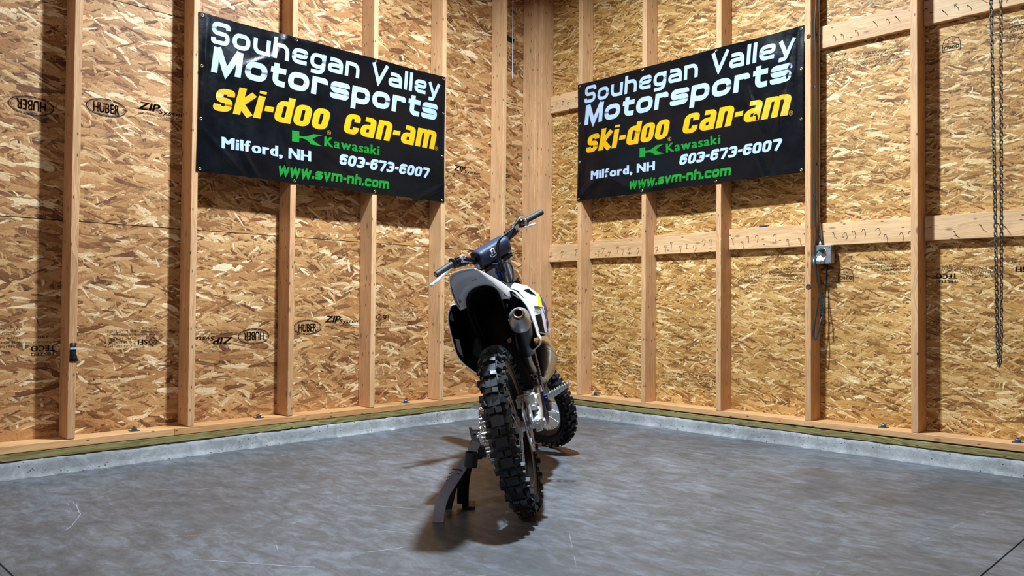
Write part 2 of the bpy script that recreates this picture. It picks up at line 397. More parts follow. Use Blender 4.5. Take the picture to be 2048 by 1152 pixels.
# flat girts (2x6 blocking) with nails coming through
nail_me=None
def nail_proto():
    m=MB(); m.cyl((0,0,0),(0,-.020,-.001),.0018,seg=6); m.tube([(0,-.019,0),(0,-.024,-.002),(.002,-.0255,-.018)],[.0018,.0021,.0012],6)
    return m
nailN=[0]
def girt(x0,x1,zc,h=.139):
    g=board(WR,'girt',GIRT,x0,x1,-T,-.001,zc-h/2,zc+h/2,.003)
    global nail_me
    k=max(3,int((x1-x0)/.06)); 
    for i in range(k):
        if random.random()<.12: continue
        if nail_me is None:
            o=nail_proto().build('nail',DARKM,g,40); nail_me=o.data
        else: o=D.objects.new('nail',nail_me); COL.objects.link(o); o.parent=g
        x=-(x1-x0)/2+.03+(x1-x0-.06)*(i+random.uniform(-.25,.25))/(k-1); z=random.choice((.012,-.014))+random.gauss(0,.006)
        o.location=(x,-T/2+.002,z); o.rotation_euler=(0,random.choice((0,0,.3,-.4,.5,.9,-.9)),0); nailN[0]+=1
xs=[W+.001]+RS
for zc in (1.312,2.54,3.75):
    for i in range(len(xs)-1):
        a=xs[i]+T+.001; b_=xs[i+1]-.001
        girt(a,b_,zc-(.03 if i==0 else .008*(3-min(i,3))))
# ================================================================ lettering engine
def roundpath(P,r,closed=False,n=5):
    P=[Vector((p[0],p[1])) for p in P]; N=len(P); out=[]
    for i in range(N):
        if not closed and i in (0,N-1): out.append(P[i]); continue
        a,b,c=P[i-1],P[i],P[(i+1)%N]; rr=min(r,(a-b).length*.5,(c-b).length*.5)
        p=b+(a-b).normalized()*rr; q=b+(c-b).normalized()*rr
        for k in range(n+1): t=k/n; out.append((1-t)**2*p+2*t*(1-t)*b+t*t*q)
    return out
def dense(P,closed,step=.07):
    out=[]; N=len(P)
    for i in range(N if closed else N-1):
        a=P[i];b=P[(i+1)%N]; k=max(1,int((b-a).length/step))
        for j in range(k): out.append(a.lerp(b,j/k))
    if not closed: out.append(P[-1])
    return out
def ribbon(P,t,closed,tv=None):
    tv=tv or t; n=len(P); L=[];Rr=[]
    for i in range(n):
        a=P[(i-1)%n] if closed or i>0 else P[i]; b=P[(i+1)%n] if closed or i<n-1 else P[i]
        d1=(P[i]-a); d2=(b-P[i]); 
        d=(d1.normalized() if d1.length>1e-7 else Vector((0,0)))+(d2.normalized() if d2.length>1e-7 else Vector((0,0))); 
        if d.length<1e-7: d=Vector((1,0))
        d.normalize(); nn_=Vector((-d.y,d.x))
        e=d1.normalized() if d1.length>1e-7 else d2.normalized(); co=max(.5,abs(e.dot(d)))
        hw=Vector((nn_.x*t/2,nn_.y*tv/2))/co
        L.append(P[i]+hw); Rr.append(P[i]-hw)
    vs=L+Rr; fs=[]
    for i in range(n if closed else n-1):
        j=(i+1)%n; fs.append((i,j,n+j,n+i))
    return vs,fs
def glyph(ch,t,w,X,tv):
    # returns (list of (points, closed, rounded), advance width); cap height 1
    h=t/2; v=tv/2; l,r,b,tp,H=h,w-h,v,X-v,1.0; mid=X*.5; D_=-.26
    G={'o':([[(l,b),(r,b),(r,tp),(l,tp)],1],),
     'u':([[(l,X),(l,b),(r,b)],0],[[(r,X),(r,0)],0]),
     'n':([[(l,0),(l,X)],0],[[(l,tp),(r,tp),(r,0)],0]),
     'h':([[(l,0),(l,H)],0],[[(l,tp),(r,tp),(r,0)],0]),
     'e':([[(l,mid),(r,mid),(r,tp),(l,tp),(l,b),(r+h*.6,b)],0],),
     'c':([[(r,X*.62),(r,tp),(l,tp),(l,b),(r,b),(r,X*.36)],0],),
     'g':([[(l,b),(r,b),(r,tp),(l,tp)],1],[[(r,X),(r,D_+v),(l*.8,D_+v)],0]),
     'a':([[(l,tp),(r,tp),(r,0)],0],[[(r,mid+v*.1),(l,mid+v*.1),(l,b),(r,b)],0]),
     's':([[(r,X*.70),(r,tp),(l,tp),(l,mid),(r,mid),(r,b),(l,b),(l,X*.30)],0],),
     'S':([[(r,.72),(r,H-v),(l,H-v),(l,.5),(r,.5),(r,v),(l,v),(l,.28)],0],),
     'l':([[(h,0),(h,H)],0],),'i':([[(h,0),(h,X)],0],[[(h,X+.09),(h,H+.03)],0]),
     'p':([[(l,b),(r,b),(r,tp),(l,tp)],1],[[(l,D_),(l,X)],0]),
     'd':([[(l,b),(r,b),(r,tp),(l,tp)],1],[[(r,0),(r,H)],0]),
     'r':([[(l,0),(l,X)],0],[[(l,tp),(w*.78-h,tp),(w*.78-h,X*.66)],0]),
     't':([[(w*.25,H*.93),(w*.25,b),(w*.72,b)],0],[[(0,tp),(w*.72,tp)],0]),
     'm':([[(l,0),(l,X)],0],[[(l,tp),(w*.78,tp),(w*.78,0)],0],[[(w*.78,tp),(w*1.56-h,tp),(w*1.56-h,0)],0]),
     'k':([[(l,0),(l,H)],0],[[(r+.05,X),(l+.05,X*.48),(r+.08,0)],2]),
     'V':([[(l*.9,H),(w*.56,v*.3),(w*1.12,H)],2],),
     'v':([[(l*.9,X),(w*.5,v*.4),(w-l*.9,X)],2],),
     'w':([[(l*.8,X),(w*.36,v*.4),(w*.68,X*.9),(w*1.0,v*.4),(w*1.36-l*.8,X)],2],),
     'y':([[(l*.9,X),(w*.52,b*.2)],2],[[(w*1.02-l*.9,X),(w*.46,-.14),(w*.36,D_+v),(w*.1,D_+v)],0]),
     'M':([[(l,0),(l,H)],0],[[(l+.03,H),(w*.62,.05),(w*1.24-l-.03,H)],2],[[(w*1.24-l,H),(w*1.24-l,0)],0]),
     '-':([[(.0,mid),(w*.5,mid)],0],),'.':([[(h,0),(h,tv)],0],),
     '0':([[(l,v),(r,v),(r,H-v),(l,H-v)],1],),
     '6':([[(l,v),(r,v),(r,.58),(l,.58)],1],[[(l,.5),(l,H-v),(r,H-v),(r,.74)],0]),
     '3':([[(l,.76),(l,H-v),(r,H-v),(r,v),(l,v),(l,.26)],0],[[(l+h,.5),(r,.5)],0]),
     '7':([[(0,H-v),(r,H-v),(r,H*.7),(w*.45,.0)],0],)}
    wd={'l':t,'i':t,'.':t,'-':w*.5,'m':w*1.56,'M':w*1.24,'V':w*1.12,'w':w*1.36,'t':w*.72,'r':w*.8}.get(ch,w)
    return G[ch],wd
WORDS=[]
def letters(txt,x0,x1,z0,cap,t=.17,X=.74,w=.85,tv=None,gap=.14,rad=.28,slant=0.,space=.5,w_over=None):
    """flat lettering between x0 and x1, baseline z0; returns verts (s,t) and faces"""
    tv=tv or t; vs=[];fs=[];cx=0; WORDS.clear(); WORDS.append((0,0))
    for ch in txt:
        if ch==' ': cx+=space; WORDS.append((len(vs),len(fs))); continue
        G,wd=glyph(ch,t,(w_over or {}).get(ch,w),X,tv)
        for P,kind in G:
            P=[Vector((p[0],p[1])) for p in P]
            if kind!=2 and len(P)>2: P=roundpath(P,rad,kind==1)
            P=dense(P,kind==1)
            v,f=ribbon(P,t,kind==1,tv); b=len(vs)
            vs+=[Vector((q.x+cx,q.y)) for q in v]; fs+=[tuple(b+i for i in ff) for ff in f]
        cx+=wd+gap
    cx-=gap; sx=(x1-x0)/cx
    vs=[Vector((x0+q.x*sx+slant*q.y*cap,z0+q.y*cap)) for q in vs]
    return vs,fs
def fonttext(txt,x0,x1,z0,cap,bold=.0,slant=0.,res=3):
    """built-in font outline, set letter by letter and fitted to a box, returned as flat verts and faces"""
    vs=[];fs=[];cx=0
    def geo(t_,b_):
        cu=D.curves.new('t','FONT'); cu.body=t_; cu.size=1; cu.offset=b_; cu.resolution_u=res
        o=D.objects.new('t',cu); COL.objects.link(o); dg=bpy.context.evaluated_depsgraph_get(); me=o.evaluated_get(dg).to_mesh()
        r=([v.co.copy() for v in me.vertices],[tuple(p.vertices) for p in me.polygons]); o.evaluated_get(dg).to_mesh_clear(); D.objects.remove(o); D.curves.remove(cu); return r
    WORDS.clear(); WORDS.append((0,0))
    if not bold: vs,fs=geo(txt,0)
    else:
        for ch in txt:
            if ch==' ': cx+=.32; WORDS.append((len(vs),len(fs))); continue
            # embolden by overlaying shifted copies of the outline
            if (ch,0) not in GC: GC[(ch,0)]=geo(ch,0)
            v,f=GC[(ch,0)]; xa=min(q.x for q in v); xb=max(q.x for q in v)
            for dx,dy in ((0,0),(bold,0),(bold*2,0),(0,bold*.6),(bold*2,bold*.6),(bold,bold*.6)):
                b=len(vs); vs+=[Vector((cx+q.x-xa+dx,q.y*(.729-bold*.6)/.729+dy,0)) for q in v]; fs+=[tuple(b+i for i in ff) for ff in f]
            cx+=xb-xa+bold*2+.055
    xa=min(v.x for v in vs); xb=max(v.x for v in vs); capn=.729
    out=[Vector((x0+(v.x-xa)/(xb-xa)*(x1-x0)+slant*v.y/capn*cap,z0+v.y/capn*cap)) for v in vs]
    return out,fs
GC={}
def merge(lst):
    vs=[];fs=[]
    for v,f in lst:
        b=len(vs); vs+=v; fs+=[tuple(b+i for i in ff) for ff in f]
    return vs,fs
# ---------------------------------------------------------------- banners
VINYL=NT('black_vinyl'); _n=VINYL.noise(VINYL.obj(),7,5,.6); _f=VINYL.noise(VINYL.obj(),160,2)
VINYL.base(VINYL.mix(_n,srgb(4,6,9),srgb(9,13,19)),VINYL.rng(_n,.3,.7,.18,.30),0,.30); VINYL.bump(VINYL.math('ADD',VINYL.math('MULTIPLY',_n,3.),VINYL.math('MULTIPLY',_f,.12)),.25,.004); VINYL=VINYL.m
def inkm(name,c):
    t=NT(name); n=t.noise(t.obj(),30,4,.7); t.base(t.mix(t.rng(n,.3,.7),c,tuple(x*.88 for x in c[:3])+(1,)),.36,0,.5); return t.m
IW=inkm('banner_white_ink',srgb(166,184,206)); IY=inkm('banner_yellow_ink',srgb(212,158,4)); IG=inkm('banner_green_ink',srgb(12,124,38))
BW,BH=1.826,.906
def banner(side,label,seed):
    rnd=random.Random(seed)
    folds=[]
    if side=='L':
        folds=[(.50,.80,1.1,.007,.020,.16),(.36,.70,.5,.006,.020,.14),(.03,.60,1.5,.008,.015,.3),(.10,.95,.2,.006,.01,.2),(.16,.12,2.4,.008,.014,.14),(.30,.10,2.2,.008,.013,.12),(.55,.12,1.9,.007,.012,.12),(1.0,.14,2.7,.007,.02,.16),(1.70,.06,.5,.007,.012,.15),(1.79,.5,1.5,.006,.012,.3),(.75,.9,.1,.005,.02,.3)]
    else:
        folds=[(1.72,.62,1.35,.009,.014,.28),(1.68,.45,1.5,.006,.01,.2),(1.79,.7,1.55,.006,.01,.35),(1.5,.42,1.9,.007,.014,.2),(.10,.08,.6,.010,.03,.14),(.05,.3,1.5,.006,.015,.3),(.4,.1,2.7,.006,.02,.2),(1.55,.05,2.0,.005,.008,.1),(.9,.06,.2,.006,.02,.3)]
    for _ in range(14):
        folds.append((rnd.uniform(0,BW),rnd.uniform(0,BH),rnd.uniform(0,PI),rnd.uniform(-.003,.003),rnd.uniform(.03,.07),rnd.uniform(.08,.25)))
    gx=[.02,.615,1.215,1.806]
    def warp(s,t):
        d=.0
        for (a,b,th,amp,wd,ln) in folds:
            u=(s-a)*math.cos(th)+(t-b)*math.sin(th); v=-(s-a)*math.sin(th)+(t-b)*math.cos(th)
            d+=amp*math.exp(-(v/wd)**2-(u/ln)**2)
        q=(s/.61)%1.0; bow=math.sin(PI*q)**2
        d+=.006*bow*(.4+.6*t/BH) - .004*math.cos(2*PI*t/.45+s*3)*bow
        e=min(s,BW-s); dt=-.006*bow*max(0,(t-BH*.7)/(BH*.3)) + .004*bow*max(0,(.25*BH-t)/(.25*BH))
        ds=.006*math.sin(PI*t/BH)*(1 if s<BW/2 else -1)*max(0,1-e/.25)
        return s+ds,t+dt,d
    root=empty('banner')
    root['label']=label; root['category']='banner'; root['group']='shop banners hung in the corner'
    if side=='L': root.location=(W+.001,-2.965,1.60); X=Vector((0,1,0)); N=Vector((1,0,0))
    else: root.location=(.566,-W-.001,1.674); X=Vector((1,0,0)); N=Vector((0,-1,0))
    Z=Vector((0,0,1))
    # the sheet is not perfectly square: small corner offsets
    def tow(s,t,off=0.):
        s2,t2,d=warp(s,t)
        if side=='L': t2+= .012*(s/BW)*(t/BH)
        else: t2+= .004-.0*(s/BW)+ .022*(s/BW) - .008*(1-t/BH); 
        return X*s2+Z*t2+N*(.004+d+off)
    nx,nz=150,76; m=MB(); secs=[]
    for j in range(nz+1):
        secs.append([tow(BW*i/nx,BH*j/nz) for i in range(nx+1)])
    m.loft(secs); sheet=m.build('vinyl_sheet',VINYL,root,180)
    sol=sheet.modifiers.new('s','SOLIDIFY'); sol.thickness=.0008; sol.offset=-1
    # welded hem, a slightly raised border
    for (s0,s1,t0,t1) in ((0,BW,0,.032),(0,BW,BH-.032,BH),(0,.032,.032,BH-.032),(BW-.032,BW,.032,BH-.032)):
        n1=max(2,int((s1-s0)/.015)); n2=max(2,int((t1-t0)/.015)); mm=MB(); mm.loft([[tow(s0+(s1-s0)*i/n1,t0+(t1-t0)*j/n2,.0009) for i in range(n1+1)] for j in range(n2+1)])
        mm.build('hem',VINYL,root,180)
    def ink(name,vf,mat):
        vs,fs=vf; W_=list(WORDS)+[(len(vs),len(fs))] if name=='lettering' else [(0,0),(len(vs),len(fs))]
        for (a,fa),(b,fb) in zip(W_[:-1],W_[1:]):
            me=MB(); me.add([tow(v.x,v.y,.0026) for v in vs[a:b]],[tuple(i-a for i in f) for f in fs[fa:fb]]); me.build(name,mat,root,180)
    ink('lettering',letters('Souhegan Valley',.068,1.765,.745,.132,t=.20,tv=.19,w=.86,X=.74,slant=.08,space=.62,rad=.34),IW)
    ink('lettering',letters('Motorsports',.070,1.742,.578,.150,t=.235,tv=.23,w=.92,X=.76,slant=.12,rad=.34,gap=.12),IW)
    ink('lettering',letters('ski-doo',.080,.832,.362,.160,t=.24,tv=.20,w=.60,X=.84,gap=.07,rad=.16,slant=.24),IY)
    ink('lettering',letters('can-am',.950,1.722,.368,.140,t=.29,tv=.22,w=.72,X=.95,gap=.09,rad=.18,slant=.26),IY)
    ink('lettering',fonttext('Kawasaki',.820,1.248,.262,.066,bold=.035),IG)
    ink('lettering',fonttext('Milford, NH',.140,.726,.150,.070,bold=.05),IW)
    ink('lettering',letters('603-673-6007',.925,1.672,.158,.072,t=.29,tv=.24,w=.82,X=1.,gap=.09,rad=.24,slant=.22),IW)
    ink('lettering',letters('www.svm-nh.com',.500,1.325,.042,.070,t=.25,tv=.25,w=.80,X=.76,gap=.09,rad=.16,slant=.12),IG)
    # registered marks
    def ring(c,r,th=.0016,ch='R'):
        P=[Vector((c[0]+r*math.cos(a),c[1]+r*math.sin(a))) for a in [2*PI*k/20 for k in range(20)]]
        return merge([ribbon(P,th,True),fonttext(ch,c[0]-r*.45,c[0]+r*.45,c[1]-r*.5,r)])
    ink('trade_mark',ring((.852,.352),.013),IY); ink('trade_mark',ring((1.745,.378),.013,ch='TM'),IY)
    # green river mark: block, then two flared arms
    Kx,Kz,kw,kh=.592,.258,.215,.068
    def curvepoly(P): return [Vector((Kx+p[0]*kw,Kz+p[1]*kh)) for p in P]
    A=[(0,0),(0,1),(.23,1),(.23,.62),(.36,.60),(.47,.68),(.60,.86),(.70,1),(1,1),(.90,.92),(.76,.72),(.66,.52),(.74,.34),(.88,.12),(1,0),(.62,0),(.54,.22),(.44,.38),(.34,.42),(.23,.40),(.23,0)]
    P=curvepoly(A)
    tri=[(0,1,2,3,19,20),(3,4,18,19),(4,5,17,18),(5,6,11,17),(6,7,8,9,10,11),(17,11,12,16),(12,13,14,15,16)]
    ink('river_mark',(P,tri),IG)
    # grommets and screws
    for (s,t) in [(g,BH-.016) for g in gx]+[(g,.016) for g in gx]+[(.016,.30),(.016,.60),(BW-.016,.33),(BW-.016,.64)]:
        g=MB(); p=tow(s,t,.0012); g.lathe([(.004,0),(.005,.0018),(.008,.002),(.0095,.0)],o=p,axis=N,seg=20)
        go=g.build('grommet',plain('brass_grommet',srgb(170,160,120),.3,1.) if 'brass_grommet' not in D.materials else D.materials['brass_grommet'],root,60)
    return root
banner('L','black vinyl banner hung on the left wall with a glossy crease over the top lettering',1)
banner('R','black vinyl banner hung on the right wall beside the electrical conduit',2)
# ---------------------------------------------------------------- ink stamps printed on the strand board
def stampm():
    t=NT('board_ink'); n=t.noise(t.pos(),70,4,.75); g=t.rng(n,.34,.50,0.,1.)
    tr=t.new('ShaderNodeBsdfTransparent'); mx=t.new('ShaderNodeMixShader'); out=t.n['Material Output']
    t.base(srgb(30,26,26),.7,0,.2); t.ln(t.math('MULTIPLY',g,.88),mx.inputs[0]); t.ln(tr.outputs[0],mx.inputs[1]); t.ln(t.b.outputs[0],mx.inputs[2]); t.ln(mx.outputs[0],out.inputs[0]); return t.m
INK=stampm()
def wallmap(side,a0,z0,flip):
    # flip: panel hung upside down, so the print is rotated half a turn
    s=-1 if flip else 1
    if side=='L': return lambda q:Vector((.0004,a0+s*q.x,z0+s*q.y))
    return lambda q:Vector((a0+s*q.x,-.0004,z0+s*q.y))
def stamp(side,a0,z0,flip,items,name='ink_stamp'):
    f_=wallmap(side,a0,z0,flip); m=MB()
    for v,f in items: m.add([f_(q) for q in v],f)
    o=m.build(name,INK,WL if side=='L' else WR,0); return o
def ell(cx,cy,rx,ry,t=.006):
    P=[Vector((cx+rx*math.cos(a),cy+ry*math.sin(a))) for a in [2*PI*k/40 for k in range(40)]]; return ribbon(P,t,True)
def huber(w_=.20): return [ell(0,0,w_/2,.046),ell(0,0,w_/2-.009,.040,.002),letters('HUBER',-.066,.066,-.026,.052,t=.2,w=.6,X=1.,rad=.1) if False else fonttext('HUBER',-.066,.066,-.029,.056,bold=.03)]
def zips(): return [fonttext('ZIP',0,.115,0,.045,bold=.04,slant=.3),fonttext('System',.112,.27,-.006,.026,bold=.02,slant=.3),fonttext('SHEATHING AND ROOF PANELS',.005,.27,-.026,.010),fonttext('FOLLOW NAILING ON PATTERN',.03,.28,-.042,.010)]
def sfi(): return [ribbon([Vector(p) for p in [(-.024,0),(0,.026),(.024,0),(0,-.026)]],.006,True),ribbon([Vector(p) for p in [(-.008,-.006),(0,.010),(.008,-.006)]],.005,False),fonttext('SFI',.030,.082,-.014,.030,bold=.04),fonttext('Certified Sourcing',-.05,.10,-.044,.011),fonttext('www.sfiprogram.org',-.05,.10,-.060,.009),fonttext('SFI-01218',-.02,.06,-.082,.013)]
def block(w_,lines,h=.011,sp=.019): return [fonttext(t_,0,w_*k,-i*sp,h) for i,(t_,k) in enumerate(lines)]
CODE=block(.20,[('ICC-ES ESR-1473',.8),('ICC-ES ESR-1474',.82),('CCMC 14019-R',.7),('THIS SIDE DOWN',.75),('BSTE LOAD ABRND',.8)],.012,.021)
# left wall: the middle panels hang upside down, the next row upright
stamp('L',-3.395,1.905,False,huber()); stamp('L',-3.235,1.930,False,zips()); stamp('L',-3.75,1.850,True,huber())
stamp('L',-1.070,1.845,False,huber(.19)); stamp('L',-.93,1.880,False,zips()); stamp('L',-.40,1.905,False,sfi())
stamp('L',-2.530,.655,True,huber()); stamp('L',-2.665,.655,True,zips()); stamp('L',-2.16,.705,False,huber()); stamp('L',-2.035,.735,False,zips()); stamp('L',-1.60,.765,False,sfi()); stamp('L',-1.46,.79,False,CODE)
stamp('L',-3.13,.640,True,sfi()); stamp('L',-3.22,.625,True,CODE)
TE=[fonttext('TECO',0,.11,0,.030,bold=.04),fonttext('TESTED',.0,.11,.036,.016,bold=.02),fonttext('APA RATED SHEATHING 24/16 15/32 CATEGORY',-.10,.22,-.022,.010),fonttext('390',.03,.08,-.05,.014)]
stamp('L',-3.62,.635,True,TE); stamp('L',-3.78,.640,True,block(.16,[('PS2-18 HUD-UM-40C',1.),('R-16 PERF CAT',.8),('15/32 SHEATHING',.9),('CSA O325 2R24/W24',1.),('EXPOSURE 1',.6)],.013,.022))
# right wall
ARROW=[ribbon([Vector(p) for p in [(0,0),(.10,0)]],.003,False),ribbon([Vector(p) for p in [(.012,.008),(0,0),(.012,-.008)]],.003,False),ribbon([Vector(p) for p in [(.088,.008),(.10,0),(.088,-.008)]],.003,False)]
LEG=block(.30,[('WOOD STRUCTURAL PANEL - CLASS A',.95),('TO BE AN EXTERIOR FIRE CONTROL',1.),('WHEN INSTALLED IN ACCORDANCE',.95),('WITH MANUFACTURER INSTRUCTIONS',1.),('THE WOOD STRUCTURAL PANEL',.8)],.013,.021)
THK=[(v,f) for v,f in block(.13,[('THICKNESS',1.),('0.469 IN',.8),('STRENGTH AXIS',1.),('THIS DIRECTION',1.)],.015,.022)]
def sh(items,dx,dy): return [([q+Vector((dx,dy)) for q in v],f) for v,f in items]
DOME=[ribbon([Vector(p) for p in [(-.045,-.04),(-.045,.0),(-.035,.028),(0,.042),(.035,.028),(.045,.0),(.045,-.04)]],.004,True),ribbon([Vector(p) for p in [(-.045,.012),(.045,-.012)]],.003,False),fonttext('CRHSO',-.038,.038,-.028,.020,bold=.03),fonttext('CSI',-.016,.016,.012,.013)]
C2=block(.20,[('EXPOSURE 1',.7),('0.469 CATEGORY',.95),('SIZED FOR SPACING',1.),('24/16 SHEATHING',.8)],.013,.021)
C3=block(.34,[('CSA O325-16 2R24/W24',.6),('1R24/2F16/W24 BSTL',.62),('ICC-ES ESR-1474 CCMC 14019-R',.95)],.014,.022)
# lower row upright
stamp('R',1.26,.370,False,LEG+sh(THK,.33,-.008)+sh(ARROW,.34,-.105)); stamp('R',.66,.395,False,C2+sh(C3,.25,.0)); stamp('R',1.16,.36,False,DOME); stamp('R',.22,.43,False,C2)
# middle rows hung upside down
stamp('R',2.37,1.03,True,LEG+sh(THK,.33,-.008)+sh(ARROW,.34,-.105)); stamp('R',2.585,1.06,False,sh(DOME,0,0)); stamp('R',3.00,1.08,True,sh(C3,0,.01)+sh(C2,.12,-.01)); stamp('R',3.20,1.055,True,TE); stamp('R',3.42,1.045,True,C3); stamp('R',3.56,1.07,True,[(v,f) for v,f in sfi()]); stamp('R',3.86,1.05,True,C3)
stamp('R',2.93,2.315,True,LEG+sh(THK,.33,-.008)+sh(ARROW,.34,-.105)); stamp('R',3.175,2.345,False,DOME); stamp('R',3.66,2.37,True,C3+sh(C2,.10,.06)); stamp('R',4.10,2.36,True,LEG)
stamp('R',.50,2.33,False,C2+sh(C3,-.3,-.01))
stamp('L',-.98,3.02,True,sfi()); stamp('L',-.60,3.00,True,CODE)

def resamp(P,step,closed=True):
    Q=P+[P[0]] if closed else P; out=[Q[0]]; acc=0
    for a,b_ in zip(Q[:-1],Q[1:]):
        d=(b_-a).length; s0=step-acc
        while s0<=d: out.append(a.lerp(b_,s0/d)); s0+=step
        acc=d-(s0-step)
    return out
# ================================================================ wall things
def thing(name,label,cat,group=None,loc=(0,0,0)):
    o=empty(name,loc); tag(o,label,cat,group); return o
# outlet box on the stud
bx=thing('outlet_box','grey metal outlet box screwed to a stud below the metal conduit','box',loc=(2.478,-.06,1.184))
m=MB(); m.box((0,.006,0),(.104,.056,.112)); b=m.build('body',GALV,bx,25,bevel=.006,bseg=3)
m=MB(); m.box((0,-.024,0),(.106,.005,.114)); m.build('cover_plate',GALV,bx,25,bevel=.002)
for zz in (.024,-.016):
    m=MB(); m.lathe([(.0,.0022),(.016,.0022),(.0172,.0)],o=(.006,-.027,zz),axis=(0,-1,0),seg=24); m.build('receptacle',plain('receptacle_white',srgb(215,212,205),.5) if 'receptacle_white' not in D.materials else D.materials['receptacle_white'],bx,30)
    m=MB()
    for dx in (-.006,.006): m.box((.006+dx,-.0295,zz+.002),(.002,.001,.008))
    m.build('slot',BLACKP,bx,0)
for dx in (-.043,.043):
    for dz in (-.047,.047):
        m=MB(); m.lathe([(.0,.003),(.0045,.003),(.006,.0)],o=(dx,-.0265,dz),axis=(0,-1,0),seg=12); m.build('screw',STEEL,bx,30)
for dz in (.075,-.072):
    m=MB(); m.box((-.0455,-.010,dz),(.003,.02,.034)); m.cyl((-.043,-.010,dz+.006),(-.040,-.010,dz+.006),.004,seg=8); m.build('mounting_tab',GALV,bx,25)
m=MB(); m.lathe([(.011,0),(.014,.002),(.014,.018),(.0115,.022)],o=(-.024,.006,.056),seg=20); m.build('conduit_fitting',GALV,bx,40)
# flexible metal conduit, ribbed
cd=thing('metal_conduit','silver ribbed flexible conduit running up the stud from the outlet box','conduit',loc=(2.453,-.055,1.262))
L=crom([(2.454,-.054,1.262),(2.452,-.056,1.32),(2.446,-.06,1.40),(2.4435,-.062,1.55),(2.4435,-.062,2.0),(2.4435,-.062,2.6),(2.4435,-.062,3.4),(2.4435,-.062,4.85)],24)
L=resamp(L,.0042,False); m=MB(); m.tube([q-Vector(cd.location) for q in L],[.0078 if i%2 else .0062 for i in range(len(L))],10,cap=True); m.build('conduit_tube',GALV,cd,20)
for z in (1.75,2.56,3.5):
    m=MB(); m.box((-.019,0,z-1.262),(.004,.032,.014)); m.lathe([(.0085,-.007),(.0098,-.007),(.0098,.007),(.0085,.007)],o=(-.0095,-.007,z-1.262),seg=16,closed=True); m.build('strap',GALV,cd,30)
# paper/plastic scrap caught on the cord at the box
sc=thing('plastic_bag','crumpled clear and white plastic scrap caught at the foot of the outlet box','plastic scrap',loc=(2.455,-.100,1.150))
m=MB(); rnd=random.Random(4); secs=[]
for i in range(9):
    for_=[]
    for j in range(13):
        u=i/8;v=j/12; x=-.036+.082*v; z=.024*math.sin(PI*(v*.9+.05))*(1-u)*1.2-.034*u*(1-.55*v)+rnd.gauss(0,.0022); y=-.004-.014*math.sin(PI*u)+rnd.gauss(0,.0030)
        for_.append(Vector((x,y,z)))
    secs.append(for_)
m.loft(secs); m.build('scrap_sheet',plain('clear_scrap',srgb(214,226,232),.25),sc,80)
# green extension cord: down the stud, plug in the top receptacle, looped below
gc=thing('extension_cord','dark green extension cord running down the stud, looped below the outlet box','cord',loc=(2.45,-.10,1.2))
def cord(P,n=14): 
    L=crom(P,n); m=MB(); m.tube([q-Vector(gc.location) for q in L],.0042,10); return m.build('cord',GREENC,gc,60)
cord([(2.4415,-.098,4.8),(2.4415,-.098,3.4),(2.4430,-.098,2.95),(2.4440,-.100,2.76),(2.4415,-.102,2.68),(2.4385,-.102,2.58),(2.441,-.100,2.40),(2.440,-.100,2.0),(2.440,-.100,1.7),(2.4395,-.106,1.44),(2.449,-.104,1.34),(2.463,-.070,1.27),(2.470,-.045,1.23),(2.474,-.022,1.15),(2.476,-.020,1.05),(2.472,-.030,.93),(2.466,-.060,.82),(2.463,-.09,.75),(2.456,-.105,.685),(2.446,-.112,.662),(2.437,-.112,.69),(2.441,-.108,.76),(2.452,-.102,.84),(2.463,-.10,.92)])
cord([(2.484,-.100,1.208),(2.464,-.118,1.204),(2.450,-.122,1.175),(2.449,-.122,1.13),(2.455,-.115,1.06),(2.466,-.10,.97),(2.484,-.095,.86),(2.486,-.095,.80)])
m=MB(); m.tube([Vector(q)-Vector(gc.location) for q in [(2.484,-.088,1.208),(2.484,-.104,1.208),(2.474,-.116,1.208)]],[.0145,.0150,.008],14); m.build('plug',GREENC,gc,50,)
for q in ((2.4385,-.102,1.55),(2.440,-.100,2.22),(2.438,-.112,.705),(2.485,-.095,.82),(2.450,-.112,.668)):
    m=MB(); m.lathe([(.0045,-.004),(.0062,-.004),(.0062,.004),(.0045,.004)],o=Vector(q)-Vector(gc.location),seg=12,closed=True); m.box(Vector(q)-Vector(gc.location)+Vector((-.007,0,0)),(.006,.004,.005)); m.build('cable_tie',plain('tie_blue',srgb(30,60,150),.4) if 'tie_blue' not in D.materials else D.materials['tie_blue'],gc,30)
# hoist chain
hc=thing('hoist_chain','long grey steel chain loop hanging in front of the right wall','chain',loc=(3.458,-.25,.56))
m=MB(); pts=[]; hl,hw_=.0138,.0066
for k in range(9): a=PI*k/8; pts.append((hw_*math.cos(a),0,hl-hw_+hw_*math.sin(a)))
for k in range(9): a=PI+PI*k/8; pts.append((hw_*math.cos(a),0,-hl+hw_+hw_*math.sin(a)))
m.tube(pts,.0031,8,closed=True); lk=m.build('link',CHAINM,hc,60); lme=lk.data
HC=[]
z=4.8
P=[Vector((3.430,-.25,4.85)),Vector((3.430,-.25,2.45)),Vector((3.446,-.25,1.25)),Vector((3.451,-.25,.75)),Vector((3.4535,-.25,.60)),Vector((3.459,-.25,.568)),Vector((3.466,-.25,.60)),Vector((3.469,-.25,.75)),Vector((3.472,-.25,1.25)),Vector((3.474,-.25,2.45)),Vector((3.474,-.25,4.85))]
Q=resamp(P,.0214,False)
vis=[i for i in range(len(Q)-1) if Q[i].z<3.0]
